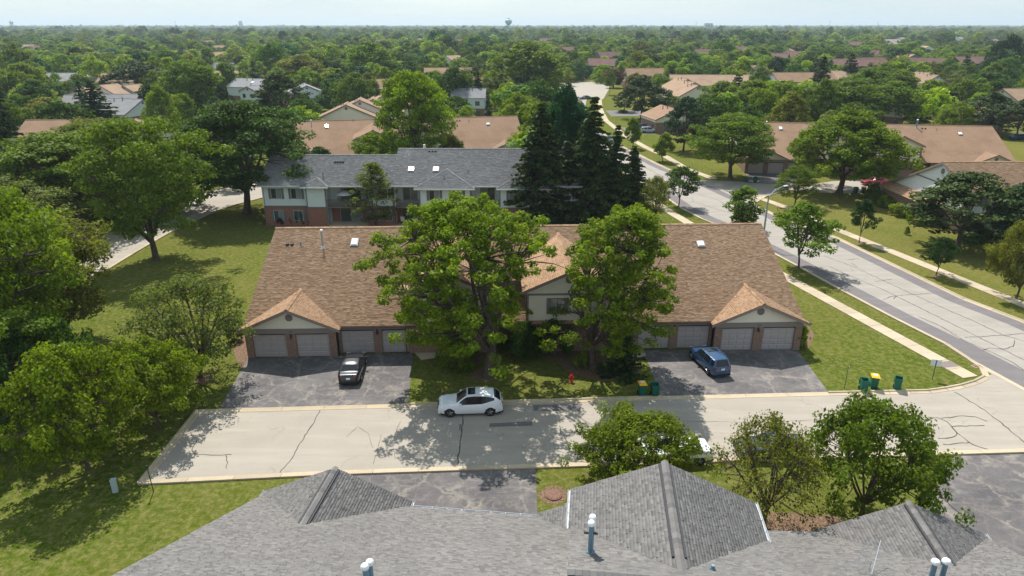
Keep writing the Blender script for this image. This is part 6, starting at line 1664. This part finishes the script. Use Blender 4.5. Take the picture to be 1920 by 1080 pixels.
for y0, y1, sp_ in rings:
    area = (y1 ** 2 - y0 ** 2) * .86; n = int(area / sp_ ** 2)
    ys = np.sqrt(g.uniform(y0 ** 2, y1 ** 2, n)); xs2 = g.uniform(-.86, .86, n) * ys
    hs = g.uniform(6, 12.5, n) * np.where(g.uniform(size=n) < .12, 1.45, 1.0)
    clump = np.sin(xs2 * .013 + 1.3) * np.cos(ys * .011) + .5 * np.sin(xs2 * .031 + ys * .017)
    for x, y, h, cl in zip(xs2, ys, hs, clump):
        r = h * g.uniform(.42, .58) * (1 if y < 2800 else 1.35)
        if y < 1700 and not ok(x, y, h * .96, r, .0): continue
        if y < 900 and not far_ok(x, y, r): continue
        if y > 900 and cl < -.9 and g.uniform() < .7: continue
        q = proj(x, y, 0)
        if 1725 < q[0] < 1935 and 68 < proj(x, y, h)[1] < 77 and y < 1000 : continue
        h *= 1 + .28 * max(0, cl) * (y > 300)
        pts.append((x, y, 0)); scl.append((r, r, h)); rot.append(g.uniform(0, 6.28))
        if y < 900: occ.setdefault((int(x // 20), int(y // 20)), []).append((x, y, r))
me = bpy.data.meshes.new('distant_woods'); me.from_pydata(pts, [], [])
at1 = me.attributes.new('tsc', 'FLOAT_VECTOR', 'POINT'); at1.data.foreach_set('vector', np.array(scl, np.float32).ravel())
at2 = me.attributes.new('trz', 'FLOAT', 'POINT'); at2.data.foreach_set('value', np.array(rot, np.float32))
wo = bpy.data.objects.new('distant_woods', me); COL.objects.link(wo)
tag(wo, 'distant suburban woods fading to the flat horizon', 'woods', kind='stuff')
ng = bpy.data.node_groups.new('scatter', 'GeometryNodeTree'); ng.interface.new_socket('Geometry', in_out='INPUT', socket_type='NodeSocketGeometry'); ng.interface.new_socket('Geometry', in_out='OUTPUT', socket_type='NodeSocketGeometry')
N = ng.nodes; L = ng.links.new
gi = N.new('NodeGroupInput'); go = N.new('NodeGroupOutput'); ip = N.new('GeometryNodeInstanceOnPoints'); ci = N.new('GeometryNodeCollectionInfo'); ci.inputs[0].default_value = protos; ci.inputs['Separate Children'].default_value = True; ci.inputs['Reset Children'].default_value = False
ip.inputs['Pick Instance'].default_value = True
a1 = N.new('GeometryNodeInputNamedAttribute'); a1.data_type = 'FLOAT_VECTOR'; a1.inputs[0].default_value = 'tsc'
a2 = N.new('GeometryNodeInputNamedAttribute'); a2.data_type = 'FLOAT'; a2.inputs[0].default_value = 'trz'
cx_ = N.new('ShaderNodeCombineXYZ'); ri = N.new('FunctionNodeRandomValue'); ri.data_type = 'INT'; ri.inputs[4].default_value = 0; ri.inputs[5].default_value = len(protos.objects) - 1
L(gi.outputs[0], ip.inputs['Points']); L(ci.outputs[0], ip.inputs['Instance']); L(a1.outputs[0], ip.inputs['Scale']); L(a2.outputs[0], cx_.inputs[2]); L(cx_.outputs[0], ip.inputs['Rotation'])
L(ri.outputs[2], ip.inputs['Instance Index']); L(ip.outputs[0], go.inputs[0])
md = wo.modifiers.new('scatter', 'NODES'); md.node_group = ng
print('WOODS', len(pts), 'individual', sum(1 for o in bpy.data.objects if o.get('category') == 'tree'))

# ---------------- haze ----------------
hz = MB(); hz.box(-8800, 8800, -50, 12000, -1.5, 95)
hm = bpy.data.materials.new('haze'); hm.use_nodes = True; nt = hm.node_tree; nt.nodes.remove(nt.nodes['Principled BSDF'])
pv = nt.nodes.new('ShaderNodeVolumePrincipled'); pv.inputs['Color'].default_value = (.76, .9, 1, 1); pv.inputs['Density'].default_value = HAZE_DENSITY; pv.inputs['Anisotropy'].default_value = .2
nt.links.new(pv.outputs[0], nt.nodes['Material Output'].inputs['Volume'])
ho = hz.build('haze', hm); ho['kind'] = 'stuff'; ho['label'] = 'pale summer haze'
